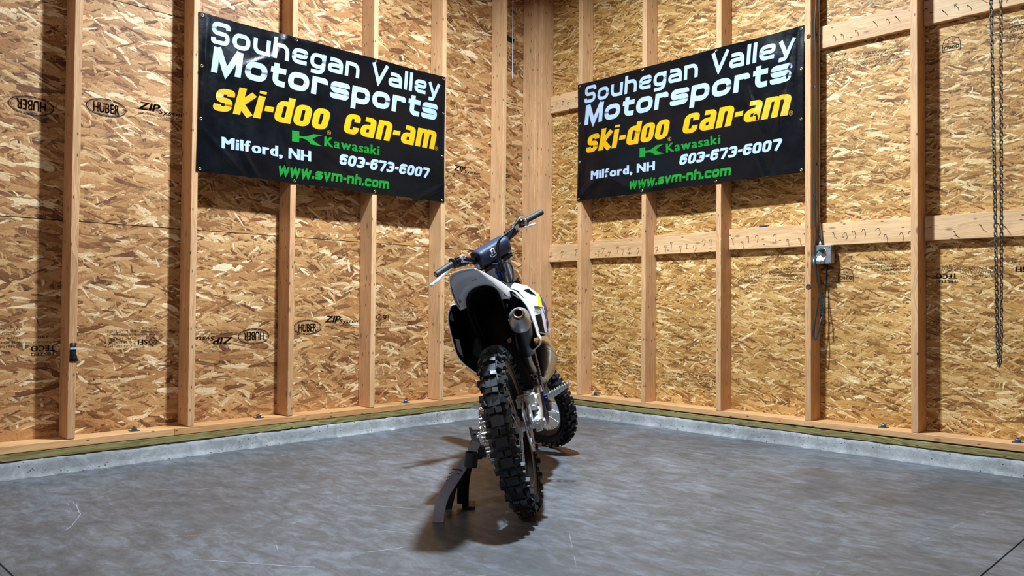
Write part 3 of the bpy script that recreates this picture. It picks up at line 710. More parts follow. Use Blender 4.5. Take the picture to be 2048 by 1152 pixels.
for n_,i in enumerate(vis):
    a,b_=Q[i],Q[i+1]; d=(b_-a).normalized(); o=lk if n_==0 else D.objects.new('link',lme)
    if n_: COL.objects.link(o); o.parent=hc
    tw=(PI/2 if i%2 else 0)+PI/4+random.gauss(0,.15); q=d.to_track_quat('Z','Y').to_matrix()@Matrix.Rotation(tw,3,'Z')
    o.matrix_local=Matrix.Translation((a+b_)/2-Vector(hc.location))@q.to_4x4()
up=[i for i in range(len(Q)-1) if Q[i].z>=3.0]
m=MB()
for i in up:
    a,b_=Q[i],Q[i+1]; d=(b_-a).normalized(); q=d.to_track_quat('Z','Y').to_matrix()@Matrix.Rotation((PI/2 if i%2 else 0)+PI/4,3,'Z'); c=(a+b_)/2-Vector(hc.location)
    m.tube([q@Vector(p)+c for p in pts],.0026,6,closed=True)
m.build('upper_links',CHAINM,hc,60)['kind']='stuff'
# black strap tag taped on the first stud
tg=thing('strap_end','black webbing strap end with a pale blue printed band, stuck to the second stud from the left edge','strap',loc=(W+.001,-3.575,.606))
tg['label']='short black webbing strap stuck on the leftmost stud in view'
m=MB(); secs=[]
for z,y0,y1 in ((.046,-.016,.013),(.02,-.016,.012),(-.01,-.017,.013),(-.03,-.017,.018),(-.048,-.018,.024)): secs.append([Vector((.002,y0,z)),Vector((.0045,(y0+y1)/2,z)),Vector((.003,y1,z))])
m.loft(secs); o=m.build('webbing',BLACKP,tg,60); o.modifiers.new('s','SOLIDIFY').thickness=.002
m=MB(); m.loft([[Vector((.0062,-.0165,z)),Vector((.0075,-.002,z)),Vector((.0060,.011,z))] for z in (.012,.022)]); m.build('printed_band',plain('pale_blue_print',srgb(130,180,215),.4),tg,0)
# white string near the corner
m=MB(); m.tube([(.05,-.3555,4.8),(.05,-.3555,3.4),(.05,-.355,2.69)],.0022,8); s_=m.build('string',PRINTW,None,50); tag(s_,'thin white string hanging down beside the corner posts','string')
m=MB(); m.plate([(.0015,-.385,3.058),(.0015,-.278,3.040),(.0015,-.305,3.000),(.0015,-.385,3.010)],(.001,0,0)); s_=m.build('tape_patch',STANDD,WL,0)
m=MB(); m.cyl((2.035,-.03,1.388),(2.085,-.03,1.389),.006,seg=12); m.cyl((2.085,-.03,1.389),(2.10,-.03,1.389),.004,seg=10); s_=m.build('marker_pen',NAVY,None,40); tag(s_,'blue marker pen lying on the middle girt','pen')
# chalky scratches scraped in the floor
CH=plain('scratch_chalk',srgb(152,155,158),.7)
for P in ([(.783,-3.756),(.86,-3.758),(.934,-3.776),(1.04,-3.80),(1.122,-3.84)],[(1.122,-3.84),(1.18,-3.868),(1.231,-3.904)],[(.80,-3.775),(.85,-3.785)],[(.80,-3.42),(.93,-3.30),(.97,-3.17)],[(1.1,-3.6),(1.15,-3.52)],[(2.02,-3.06),(2.16,-2.99),(2.22,-2.93)],[(2.0,-3.09),(2.10,-3.04)],[(2.06,-3.02),(2.19,-2.95)],[(2.23,-3.25),(2.28,-3.12)],[(1.9,-3.7),(2.25,-3.45)],[(2.35,-3.55),(2.75,-3.25),(2.95,-3.15)],[(2.5,-3.6),(2.8,-3.5),(3.0,-3.2)],[(1.65,-2.9),(1.9,-2.76)]):
    L=[Vector((a,b_)) for a,b_ in P]; L=crom([(a,b_,0) for a,b_ in P],4); L=[Vector((q.x+random.gauss(0,.002),q.y+random.gauss(0,.002))) for q in L]
    v,f=ribbon(L,random.choice((.0016,.0022,.003)),False); m=MB(); m.add([(q.x,q.y,.0004) for q in v],f); m.build('floor_scratch',CH,floor,0)

# open knots on two studs
for x,z,a in ((2.402,.985,.018),(2.402,2.53,.014)):
    m=MB(); m.lathe([(.0,.0012),(a*.5,.0008),(a*.75,.0025),(a,.0)],o=(x+.014,-W-.0005,z),axis=(0,-1,0),seg=14); m.build('knot',plain('knot_bark',srgb(70,44,30),.8,nz=.4,scale=200,bump=.5) if 'knot_bark' not in D.materials else D.materials['knot_bark'],WR,30)

# ================================================================ MOTORCYCLE
BO=Vector((2.2837854,-2.4604175,0.)); BX=Vector((0.753338,0.611228,0.242657)).normalized(); BYv=Vector((-0.627693,0.778369,-0.011935)); BZ=BX.cross(BYv).normalized(); BYv=BZ.cross(BX)
bike=empty('dirt_bike'); 
bike.matrix_world=Matrix(((BX.x,BYv.x,BZ.x,BO.x),(BX.y,BYv.y,BZ.y,BO.y),(BX.z,BYv.z,BZ.z,BO.z),(0,0,0,1)))
tag(bike,'white and navy motocross bike seen from behind, leaning left on its side stand','motorcycle')
HZ=.3566; HUB=Vector((0,0,HZ))
def bp(m,name,mat,parent=None,label=None,**kw):
    o=m.build(name,mat,parent or bike,**kw)
    if label: o['label']=label
    return o
# ---- wheels -------------------------------------------------------------
def make_tyre(Ro,rho,rim,pitch,wk):
    m=MB(); Rs=Ro-rho; rc=rho-.014
    prof=[]
    for k in range(25):
        be=R(-118)+R(236)*k/24; prof.append((Rs+rc*math.cos(be)*(1.0),rc*1.04*math.sin(be)))
    prof=[(rim-.002,-.62*rc)]+[(max(rim,a),b) for a,b in prof]+[(rim-.002,.62*rc)]
    m.lathe(prof,axis=(1,0,0),seg=96)
    # the 3D lathe axis frame: angle measured from any start is fine
    n=pitch
    def knob(phi,be,dc,dx,h,tp=.86,tw=0.,gro=False):
        rad=Vector((0,math.cos(phi),math.sin(phi))); tan=Vector((0,-math.sin(phi),math.cos(phi))); xx=Vector((1,0,0))
        nrm=rad*math.cos(be)+xx*math.sin(be); side=xx*math.cos(be)-rad*math.sin(be)
        c=rad*Rs+nrm*(rc-.004)
        M=Matrix((side,tan,nrm)).transposed().to_3x3()
        if tw: M=M@Matrix.Rotation(tw,3,'Z')
        m.box(c+nrm*((h+.004)/2),(dx,dc,h+.004),M,taper=tp)
        if gro: # fine sipes on the block top
            m.box(c+nrm*(h+.004),(dx*.96*tp,.0025,.002),M)
    for i in range(n):
        p=2*PI*i/n; q=p+PI/n
        knob(p,R(15),.024*wk,.0262*wk,.0155); knob(p,R(-15),.024*wk,.0262*wk,.0155)
        knob(q,R(0),.040*wk,.050*wk,.0030,.94)
        knob(q,R(1),.036*wk,.0018,.0042,.9)
        for s in (-1,1):
            knob(q+.012,s*R(46),.024*wk,.025*wk,.017,.82,s*.22)
            knob(p+.02,s*R(76),.025*wk,.022*wk,.0185,.80,-s*.1)
            knob(q+.01,s*R(80),.016*wk,.014*wk,.008,.85)
            knob(p,s*R(48),.012*wk,.016*wk,.004,.85)
    # raised rings on the sidewall
    for s in (-1,1):
        m.lathe([(Rs-.012,s*(rc*1.0+.001)),(Rs-.013,s*(rc+.0035)),(Rs-.016,s*(rc+.0035)),(Rs-.017,s*(rc*.98))],axis=(1,0,0),seg=96)
        m.lathe([(rim+.006,s*(rc*.74)),(rim+.010,s*(rc*.80+.002)),(rim+.014,s*(rc*.82))],axis=(1,0,0),seg=96)
    return m
def wheel(pre,Ro,rho,rim,pitch,wk,parentM,hubr,discside,discr):
    ty=make_tyre(Ro,rho,rim,pitch,wk)
    t=bp(ty,pre+'_tyre',RUBBER,smooth=30); t.matrix_parent_inverse=Matrix(); t.matrix_local=parentM
    m=MB(); hw=rho*.56
    m.lathe([(rim+.004,-hw-.006),(rim+.008,-hw),(rim-.004,-hw+.003),(rim-.012,-hw*.55),(rim-.020,-hw*.3),(rim-.022,0),(rim-.020,hw*.3),(rim-.012,hw*.55),(rim-.004,hw-.003),(rim+.008,hw),(rim+.004,hw+.006),(rim-.006,hw+.004),(rim-.017,hw*.62),(rim-.0255,hw*.34),(rim-.0275,0),(rim-.0255,-hw*.34),(rim-.017,-hw*.62),(rim-.006,-hw-.004)],axis=(1,0,0),seg=96,closed=True)
    r=bp(m,pre+'_rim',RIMM,smooth=40,label='black aluminium rim'); r.matrix_local=parentM
    m=MB(); fl=.036
    m.lathe([(.010,-.060),(.020,-.060),(.022,-.045),(hubr,-fl-.004),(hubr,-fl+.002),(.024,-.024),(.020,0),(.024,.024),(hubr,fl-.002),(hubr,fl+.004),(.022,.045),(.020,.060),(.010,.060)],axis=(1,0,0),seg=36)
    h=bp(m,pre+'_hub',ALU,smooth=35,label='silver machined hub'); h.matrix_local=parentM
    me=None; N=36
    for i in range(N):
        s=1 if i%2 else -1; a0=2*PI*i/N; tw=(.62 if (i//2)%2 else -.62)
        a=Vector((s*fl,math.cos(a0-tw)*(hubr-.004),math.sin(a0-tw)*(hubr-.004))); b=Vector((s*.005,math.cos(a0)*(rim-.027),math.sin(a0)*(rim-.027)))
        m=MB(); d=(b-a); m.tube([a,a+d*.93,a+d*.93,b],[.0019,.0019,.0034,.0034],8)
        bp(m,'spoke',CHROME,r,smooth=40)
    # brake disc with slots
    m=MB(); xs=discside; ro=discr; seg=72
    def wave(k): return ro+.0022*math.sin(2*PI*k/seg*12)
    for x0 in (-.0018,.0018): pass
    ringv=[];
    for k in range(seg):
        a=2*PI*k/seg; ca,sa=math.cos(a),math.sin(a)
        ringv+= [Vector((xs-.0018,ca*wave(k),sa*wave(k))),Vector((xs+.0018,ca*wave(k),sa*wave(k))),Vector((xs+.0018,ca*(ro-.030),sa*(ro-.030))),Vector((xs-.0018,ca*(ro-.030),sa*(ro-.030)))]
    fs=[]
    for k in range(seg):
        k2=(k+1)%seg
        for i in range(4): fs.append((k*4+i,k2*4+i,k2*4+(i+1)%4,k*4+(i+1)%4))
    m.add(ringv,fs)
    for k in range(6):
        a=2*PI*k/6; e=Vector((0,math.cos(a),math.sin(a))); f=Vector((0,math.cos(a+.35),math.sin(a+.35)))
        m.tube([Vector((xs,0,0))+f*.028,Vector((xs,0,0))+e*(ro-.028)],[.006,.005],8)
    m.lathe([(.026,xs-.004),(.036,xs-.004),(.036,xs+.004),(.026,xs+.004)],axis=(1,0,0),seg=36,closed=True)
    d=bp(m,pre+'_brake_disc',STEEL,smooth=35,label='steel disc with wavy edge'); d.matrix_local=parentM
    m=MB()
    for k in range(24):
        a=2*PI*k/24; e=Vector((0,math.cos(a),math.sin(a)))
        for rr in (ro-.008,ro-.020): m.cyl(Vector((xs-.0022,0,0))+e*rr,Vector((xs+.0022,0,0))+e*rr,.0028,seg=8)
    q=bp(m,'drilled_hole',BLACKP,d,smooth=30); q['kind']='stuff'
    return t,r,h
wheel('rear',.355,.057,.241,27,1.0,Matrix.Translation(HUB),.044,.072,.110)
# steering frame
RK=R(27); AX=Vector((0,-math.sin(RK),math.cos(RK))); NN=Vector((0,math.cos(RK),math.sin(RK))); A0=Vector((0,1.43099,.32003)); TH=.7491
SM=Matrix.Translation(A0)@Matrix(((1,0,0,0),(0,NN.y,AX.y,0),(0,NN.z,AX.z,0),(0,0,0,1)))@Matrix.Rotation(TH,4,'Z')
BW_=bike.matrix_world.copy()
FRo,Frho=.351,.047
def lowest(a):
    c=BW_@SM@Vector((0,.055,a)); xw=((BW_@SM).to_3x3()@Vector((1,0,0))).normalized(); return c.z-(FRo-Frho)*math.sqrt(1-xw.z**2)-Frho
lo,hi=-.3,.3
for _ in range(40):
    mid=(lo+hi)/2
    if lowest(mid)>0: hi=mid
    else: lo=mid
FA=(lo+hi)/2
wheel('front',FRo,Frho,.267,34,.84,SM@Matrix.Translation((0,.055,FA))@Matrix.Rotation(-RK,4,'X'),.034,-.062,.130)
def sp(m,name,mat,parent=None,label=None,**kw):   # steered part, built in steering coordinates (x, forward offset, along the stem)
    o=bp(m,name,mat,parent,label,**kw)
    if parent is None: o.matrix_local=SM
    return o
FX=.092; FN=.040
for s in (-1,1):
    m=MB(); m.cyl((s*FX,FN,.36),(s*FX,FN,.80),.027,.029,seg=28); m.cyl((s*FX,FN,.80),(s*FX,FN,.955),.0265,seg=28); m.cyl((s*FX,FN,.955),(s*FX,FN,.968),.024,.018,seg=20)
    m.lathe([(.0300,.352),(.0315,.356),(.0315,.384),(.0290,.390)],o=(s*FX,FN,0),seg=28)
    fo=sp(m,'fork_tube',STEEL,label='brushed steel outer fork tube')
    m=MB(); m.cyl((s*FX,FN,.04),(s*FX,FN,.36),.0245,seg=24); sp(m,'fork_slider',CHROME,label='bright inner fork tube')
    m=MB(); m.box((s*FX,FN+.012,.02),(.056,.064,.12)); m.cyl((s*(FX-.035),.055,FA),(s*(FX+.035),.055,FA),.028,seg=20); sp(m,'fork_foot',ALU,smooth=40,bevel=.004,label='cast axle clamp')
    # fork guard
    secs=[]
    for a in [FA+.02+i*.055 for i in range(7)]:
        w_=.034 if a<.25 else .030
        secs.append([Vector((s*FX+math.cos(t)*w_*1.05,FN+math.sin(t)*w_+.004,a)) for t in [R(0)+R(180)*k/10 for k in range(11)]])
    m=MB(); m.loft(secs); g=sp(m,'fork_guard',WHITE,label='white plastic fork guard'); sm=g.modifiers.new('s','SOLIDIFY'); sm.thickness=.003
# triple clamps
for a,h in ((.915,.028),(.735,.036)):
    m=MB(); 
    for s in (-1,1):
        m.lathe([(.028,a-h/2),(.040,a-h/2),(.040,a+h/2),(.028,a+h/2)],o=(s*FX,FN,0),seg=24,closed=True)
        m.box((s*FX*.55,FN*.5,a),(.075,.05,h*.85))
        for da in (-.007,.007): m.cyl((s*(FX+.02),FN+.04,a+da),(s*(FX+.02),FN-.045,a+da),.0045,seg=8)
    m.cyl((0,0,a-h/2),(0,0,a+h/2),.034,seg=24)
    sp(m,'triple_clamp',DARKM,smooth=35,bevel=.003,label='black fork clamp')
for s in (-1,1):
    for da in (-.012,.012):
        m=MB(); m.cyl((s*(FX+.022),FN-.046,.915+da*.8),(s*(FX+.022),FN-.052,.915+da*.8),.008,seg=12); sp(m,'clamp_bolt',CHROME,smooth=30)
m=MB(); m.cyl((0,0,.75),(0,0,.90),.024,seg=24); stm=sp(m,'steering_stem',DARKM)
for _p in ([(.0,.945),(.016,.945),(.018,.930),(.018,.925)],[(.025,.857),(.029,.859),(.029,.870),(.025,.872)]):
    m=MB(); m.lathe(_p,seg=14); sp(m,'stem_nut',BLUE,stm,smooth=30,label='blue anodised nut')
# handlebar
CL=.985
bar=crom([(-.402,0-.002,1.046),(-.27,.010,1.046),(-.205,.016,1.040),(-.17,.022,1.018),(-.115,.030,.984),(-.06,.032,CL-.012),(.06,.032,CL-.012),(.115,.030,.984),(.17,.022,1.018),(.205,.016,1.040),(.27,.010,1.046),(.402,-.002,1.046)],5)
m=MB(); rr=[.0111 if abs(q.x)>.2 else (.0141 if abs(q.x)<.13 else .0127) for q in bar]; m.tube(bar,rr,14); sp(m,'handlebar',plain('bar_black',srgb(26,32,42),.32,.6),label='black tapered handlebar')
m=MB()
for s in (-1,1): m.box((s*.045,.03,.955),(.03,.042,.055)); m.box((s*.045,.03,CL+.006),(.03,.046,.022))
sp(m,'bar_mount',DARKM,smooth=0,bevel=.004)
# bar pad: vinyl cover, foam visible at its ends
prof=[]
for t in range(28):
    a=2*PI*t/28; ca,sa=math.cos(a),math.sin(a); e=.55
    x=(abs(ca)**e)*(1 if ca>=0 else -1); z=(abs(sa)**e)*(1 if sa>=0 else -1)
    prof.append((x*.046+.008,z*.047))
PAC=CL+.0; 
secs=[]
for i in range(13):
    x=-.112+.218*i/12; g=1-.05*(abs(x)/.115)**4
    secs.append([Vector((x,.026+n_*g-.008,PAC+a_*g)) for n_,a_ in prof])
m=MB(); m.loft(secs,closed=True); pad=sp(m,'bar_pad',NAVYPAD,smooth=60,label='navy handlebar pad with a white crest'); sm=pad.modifiers.new('s','SOLIDIFY'); sm.thickness=.0025
m=MB(); m.loft([[Vector((x,.026+n_*.93-.008,PAC+a_*.93)) for n_,a_ in prof] for x in (-.109,.103)],closed=True,capends=True); sp(m,'pad_foam',BLACKP,pad,smooth=30)
# crest on the rear face of the pad (face towards the rider, n negative)
def padpt(x,z,off=.0012):
    # point on the rear/top surface at height z
    best=min(prof,key=lambda q:abs(q[1]-z)+(10 if q[0]>.006 else 0))
    zz=z; import bisect
    lst=sorted([q for q in prof if q[0]<=.0085],key=lambda q:q[1])
    for k in range(len(lst)-1):
        if lst[k][1]<=zz<=lst[k+1][1]:
            f=(zz-lst[k][1])/max(1e-9,lst[k+1][1]-lst[k][1]); n_=lst[k][0]+(lst[k+1][0]-lst[k][0])*f; break
    else: n_=lst[-1][0]
    return Vector((x,.026+n_-.008-off,PAC+zz))
def padink(polys,name,mat):
    m=MB()
    for P,t,cl in polys:
        P=dense([Vector(((p[0]-cx)*KS+cx,p[1]*KS+.010)) for p in P],cl,.004); v,f=ribbon(P,t*KS,cl); m.add([padpt(q.x,q.y) for q in v],f)
    return sp(m,name,mat,pad,smooth=0)
cx=-.024; KS=.74
padink([([(cx-.030,-.006),(cx-.030,-.020),(cx-.014,-.030),(cx+.014,-.030),(cx+.030,-.020),(cx+.030,-.006)],.007,False),
        ([(cx-.014,-.012),(cx-.014,.024)],.008,False),([(cx+.014,-.012),(cx+.014,.024)],.008,False),([(cx-.014,.008),(cx+.014,.008)],.006,False),([(cx-.022,-.012),(cx-.006,-.012)],.005,False),([(cx+.006,-.012),(cx+.022,-.012)],.005,False),([(cx-.022,.026),(cx+.022,.026)],.006,False),([(cx,.026),(cx,.036)],.007,False)],'crest',PRINTW)
# grips
for s in (-1,1):
    a=Vector((s*.404,-.002,1.046)); b=Vector((s*.275,.0098,1.046)); m=MB(); n=26; pts=[a.lerp(b,i/n) for i in range(n+1)]
    rs=[.0162+(.0008 if i%2 else 0) for i in range(n+1)]; rs[0]=.0150; m.tube(pts,rs,20)
    d=(b-a).normalized(); m.cyl(b,b+d*.005,.031,.029,seg=28); m.cyl(b-d*.006,b,.021,.029,seg=24)
    g=sp(m,'grip',GRIPM,smooth=40,label='black rubber grip')
    m=MB(); e=a-d*.0006; ux=Vector((0,1,0)); uz=Vector((0,0,1)); 
    if s<0:
        q=[e+ux*.008*i+uz*.008*j for i,j in ((-1,-1),(1,-1),(1,1),(-1,1))]; m.add(q,[(0,1,2,3)]); o=sp(m,'end_cap_print',PRINTW,g,smooth=0)
        m=MB(); e=e-d*.0006; q=[e+ux*.003*i+uz*.004*j for i,j in ((-1,-1),(1,-.6),(1,1),(-1,.6))]; m.add(q,[(0,1,2,3)]); sp(m,'end_cap_print',PRINTK,g,smooth=0)
# left controls: switch block, clamp, perch, clutch lever, reservoir
m=MB(); m.cyl((-.268,.010,1.046),(-.240,.012,1.045),.021,seg=20); m.box((-.252,-.010,1.052),(.024,.022,.026)); m.box((-.252,-.006,1.068),(.018,.016,.012)); sp(m,'switch_block',BLACKP,smooth=35,bevel=.002,label='black map switch block')
m=MB(); m.cyl((-.228,.014,1.044),(-.214,.016,1.042),.0175,seg=20); m.cyl((-.222,-.008,1.052),(-.222,-.008,1.030),.004,seg=8); m.cyl((-.206,-.004,1.050),(-.190,.004,1.046),.0085,seg=14); sp(m,'perch_clamp',CHROME,smooth=35,label='bright perch clamp')
m=MB(); m.box((-.232,.045,1.022),(.075,.030,.024)); m.cyl((-.235,.036,1.010),(-.175,.046,.992),.012,seg=16); m.cyl((-.175,.046,.992),(-.150,.050,.985),.008,seg=12); sp(m,'clutch_master_cylinder',DARKM,smooth=35,bevel=.004)
m=MB(); L=crom([(-.262,.060,1.012),(-.29,.062,1.002),(-.335,.058,.992),(-.375,.060,.984),(-.412,.070,.974)],5); m.tube(L,[.0095]*4+[.0082]*(len(L)-8)+[.0078,.0086,.0098,.008],10); sp(m,'clutch_lever',ALU,label='silver clutch lever')
# right controls
m=MB(); m.cyl((.272,.010,1.046),(.236,.012,1.046),.027,.025,seg=24); sp(m,'throttle_housing',STEEL,smooth=35,label='silver throttle housing')
m=MB(); L=crom([(.25,-.010,1.062),(.245,-.016,1.078),(.226,-.020,1.088),(.206,-.022,1.086)],5); m.tube(L,.0095,12); sp(m,'throttle_elbow',CHROME)
m=MB(); L=[(.210,-.022,1.087),(.196,-.024,1.083),(.182,-.026,1.079),(.158,-.030,1.074)]; m.tube(L,[.012,.0125,.010,.0058],14); sp(m,'rubber_boot',BLACKP,label='black cable boot')
m=MB(); m.box((.226,-.008,1.052),(.026,.034,.034)); m.cyl((.236,.012,1.046),(.212,.014,1.044),.019,seg=18); sw=sp(m,'kill_switch',BLACKP,smooth=35,bevel=.003,label='black switch block with red button')
m=MB(); m.box((.218,-.027,1.058),(.009,.004,.010)); sp(m,'red_button',RED,sw,smooth=0,bevel=.001)
m=MB(); P=[Vector((0,0))]; v,f=letters('O-O-I',.0,.026,0,.006,t=.16,w=.8) if False else fonttext('START',0,.022,0,.004,bold=.0); m.add([Vector((.216+q.x,-.0256,1.046+q.y)) for q in v],f); sp(m,'switch_print',PRINTW,sw,smooth=0)
m=MB(); m.cyl((.205,.015,1.042),(.190,.018,1.036),.0180,seg=18); m.box((.197,-.006,1.046),(.014,.012,.03)); sp(m,'perch_clamp',CHROME,smooth=35,bevel=.001,label='bright perch clamp')
m=MB(); m.box((.190,.050,1.008),(.080,.034,.030)); m.cyl((.215,.046,.998),(.150,.054,.984),.013,seg=16); m.box((.172,.052,1.024),(.05,.036,.012)); sp(m,'brake_master_cylinder',DARKM,smooth=35,bevel=.004)
m=MB(); L=crom([(.235,.070,1.004),(.27,.075,.998),(.32,.070,.986),(.365,.066,.976),(.392,.074,.970)],5); m.tube(L,[.0080]*4+[.0062]*(len(L)-8)+[.0062,.0075,.0085,.007],10); sp(m,'brake_lever',ALU,label='silver front brake lever')
for dx,dn in ((0,0),(.015,.004)):
    m=MB(); L=crom([(.160+dx,-.030+dn,1.074),(.125+dx*.5,-.040,1.066),(.060+dx*.6,-.052,1.066),(.012+dx*.8,-.052,1.055),(-.012+dx,-.046,1.02),(-.020+dx,-.044,.965),(-.018+dx,-.036,.915),(-.004+dx,-.03,.86)],7)
    m.tube(L,.0042,8); sp(m,'throttle_cable',BLACKP,label='black throttle cable')
m=MB(); L=crom([(.152,.054,.984),(.12,.070,.95),(.14,.085,.90),(.135,.070,.70),(.12,.06,.4)],7); m.tube(L,.0042,8); sp(m,'brake_hose',BLACKP,label='black front brake hose')
m=MB(); L=crom([(-.15,.050,.985),(-.10,.03,.955),(-.03,-.03,.93),(.03,-.055,.91),(.045,-.055,.86),(.03,-.04,.78)],7); m.tube(L,.0038,8); sp(m,'clutch_hose',BLACKP)
# front number plate, front fender
m=MB(); secs=[]
for a,w_ in ((.74,.06),(.78,.085),(.86,.10),(.93,.095),(1.0,.075)):
    secs.append([Vector((w_*t,.115-.035*t*t+(.86-a)*.12,a)) for t in [-1+2*k/10 for k in range(11)]])
m.loft(secs); o=sp(m,'front_number_plate',WHITE,label='white front number plate'); o.modifiers.new('s','SOLIDIFY').thickness=.003
m=MB(); secs=[]
for nn_,a,w_ in ((-.22,.600,.05),(-.10,.665,.058),(.02,.695,.066),(.14,.695,.070),(.28,.665,.066),(.42,.61,.055),(.50,.57,.035)):
    secs.append([Vector((w_*math.sin(t),nn_,a+.03*math.cos(t)*1.0-.02)) for t in [R(-90)+R(180)*k/12 for k in range(13)]])
m.loft(secs); o=sp(m,'front_fender',WHITE,label='white front mudguard'); o.modifiers.new('s','SOLIDIFY').thickness=.003
m=MB(); m.box((-.075,-.045,.03),(.04,.05,.08)); m.cyl((-.10,-.045,.03),(-.06,-.045,.03),.018,seg=14); sp(m,'front_brake_caliper',ALU,bevel=.004)

# ---- swingarm, axle, brake, chain ---------------------------------------
m=MB()
for s in (-1,1):
    x1,x0=(.128,.100) if s>0 else (-.134,-.112)
    secs=[]
    for y,zc,h in ((-.035,HZ,.040),(.0,HZ,.046),(.06,HZ+.008,.056),(.16,HZ+.032,.068),(.28,HZ+.060,.072),(.40,HZ+.078,.066),(.50,HZ+.088,.056),(.58,HZ+.092,.050)):
        k=1-.22*max(0,(y-.2)/.4); a,b_=x0*k,x1*k
        e=.006*s; secs.append([Vector((a,y,zc-h/2+.006)),Vector((a+e,y,zc-h/2)),Vector((b_-e,y,zc-h/2)),Vector((b_,y,zc-h/2+.008)),Vector((b_,y,zc+h/2-.008)),Vector((b_-e,y,zc+h/2)),Vector((a+e,y,zc+h/2)),Vector((a,y,zc+h/2-.006))])
    m.loft(secs,closed=True,capends=True)
m.box((0,.45,HZ+.085),(.17,.07,.05)); m.cyl((-.10,.58,HZ+.092),(.10,.58,HZ+.092),.024,seg=18)
bp(m,'swingarm',plain('satin_aluminium',srgb(225,230,235),.34,.55,nz=.05),smooth=40,label='silver cast aluminium swingarm')
m=MB(); m.cyl((-.135,0,HZ),(.139,0,HZ),.0125,seg=18); bp(m,'rear_axle',CHROME)
for s in (-1,1):
    m=MB(); m.box((s*.133,0,HZ),(.012,.038,.040)); m.lathe([(.0,.148),(.013,.148),(.017,.145),(.017,.136),(.012,.134)],o=HUB,axis=(s,0,0),seg=6 if s>0 else 20)
    if s>0: m.box((.118,-.045,HZ-.004),(.024,.026,.046)); m.cyl((.118,-.056,HZ+.004),(.118,-.080,HZ+.004),.006,seg=6)
    else: m.box((-.123,-.042,HZ-.004),(.018,.018,.040)); m.cyl((-.123,-.048,HZ),(-.123,-.066,HZ),.0055,seg=6)
    bp(m,'axle_block',CHROME,smooth=30,bevel=.0025,label='polished axle block and nut')
# rear caliper on its carrier
m=MB(); cy=.055; cz=HZ+.088
m.box((.100,cy+.008,cz+.006),(.042,.072,.050)); m.cyl((.086,cy+.030,cz),(.128,cy+.030,cz),.020,seg=20); m.cyl((.045,cy-.018,cz+.012),(.122,cy-.018,cz+.016),.0095,seg=14)
m.box((.050,cy+.006,cz+.004),(.018,.060,.042)); m.box((.078,cy+.028,cz+.026),(.07,.022,.014)); m.cyl((.108,cy-.020,cz-.022),(.108,cy-.040,cz-.022),.010,seg=12)
m.box((.112,cy-.018,cz-.020),(.026,.022,.030)); m.cyl((.094,cy+.02,cz+.034),(.094,cy+.02,cz+.044),.006,seg=10); m.cyl((.120,cy+.034,cz+.018),(.136,cy+.034,cz+.018),.006,seg=8)
bp(m,'rear_brake_caliper',plain('caliper_silver',srgb(214,212,206),.42,.45,nz=.12),smooth=35,bevel=.004,label='silver rear brake caliper')
m=MB(); m.box((.064,cy-.002,cz-.002),(.006,.050,.036)); m.box((.081,cy-.002,cz-.002),(.006,.050,.036)); bp(m,'brake_pad',plain('pad_backing',srgb(170,60,50),.5),smooth=0,bevel=.001,label='reddish brake pad edge')
m=MB(); m.loft([[Vector((x,y,z)) for x,y,z in ((.086,y0,z0),(.098,y0,z0),(.098,y1,z1),(.086,y1,z1))] for y0,z0,y1,z1 in ((-.014,HZ-.018,.020,HZ-.02),(-.020,HZ+.02,.026,HZ+.02),(-.004,HZ+.055,.034,HZ+.055),(.020,HZ+.085,.05,HZ+.08))],closed=True,capends=True); bp(m,'caliper_carrier',ALU,smooth=35,bevel=.003)
m=MB(); L=crom([(.108,.09,HZ+.11),(.120,.14,HZ+.135),(.122,.30,HZ+.125),(.105,.45,HZ+.13),(.09,.55,HZ+.16)],6); m.tube(L,.0045,8); bp(m,'rear_brake_hose',BLACKP)
# torque spokes ... sprocket and chain
m=MB(); n=49; sx=-.097; ro=.112; vs=[];fs=[]
for k in range(n*4):
    a=2*PI*k/(n*4); rr_=ro+(0,.004,.0045,.0)[k%4]; ca,sa=math.cos(a),math.sin(a)
    vs+=[Vector((sx-.002,ca*rr_,sa*rr_)),Vector((sx+.002,ca*rr_,sa*rr_)),Vector((sx+.002,ca*.078,sa*.078)),Vector((sx-.002,ca*.078,sa*.078))]
for k in range(n*4):
    k2=(k+1)%(n*4)
    for i in range(4): fs.append((k*4+i,k2*4+i,k2*4+(i+1)%4,k*4+(i+1)%4))
m.add(vs,fs)
for k in range(6):
    a=2*PI*k/6; e=Vector((0,math.cos(a),math.sin(a))); m.tube([Vector((sx,0,0))+e*.035,Vector((sx,0,0))+e*.082],[.010,.007],8)
o=bp(m,'rear_sprocket',STEEL,smooth=30,label='steel chain sprocket'); o.location=HUB
fz=HZ+.100; fy=.64; rf=.030; rb=.115
path=[]
for k in range(29): a=R(98)+R(164)*k/28; path.append(Vector((sx,rb*math.cos(a),HZ+rb*math.sin(a))))
path+= [Vector((sx,fy*t+(-.015)*(1-t),(HZ-rb)*(1-t)+(fz-rf)*t)) for t in [.1*i for i in range(1,10)]]
for k in range(9): a=R(-90)+R(180)*k/8; path.append(Vector((sx,fy+rf*math.cos(a),fz+rf*math.sin(a))))
path+= [Vector((sx,fy*(1-t)+(-.015)*t,(HZ+rb)*t+(fz+rf)*(1-t))) for t in [.1*i for i in range(1,10)]]
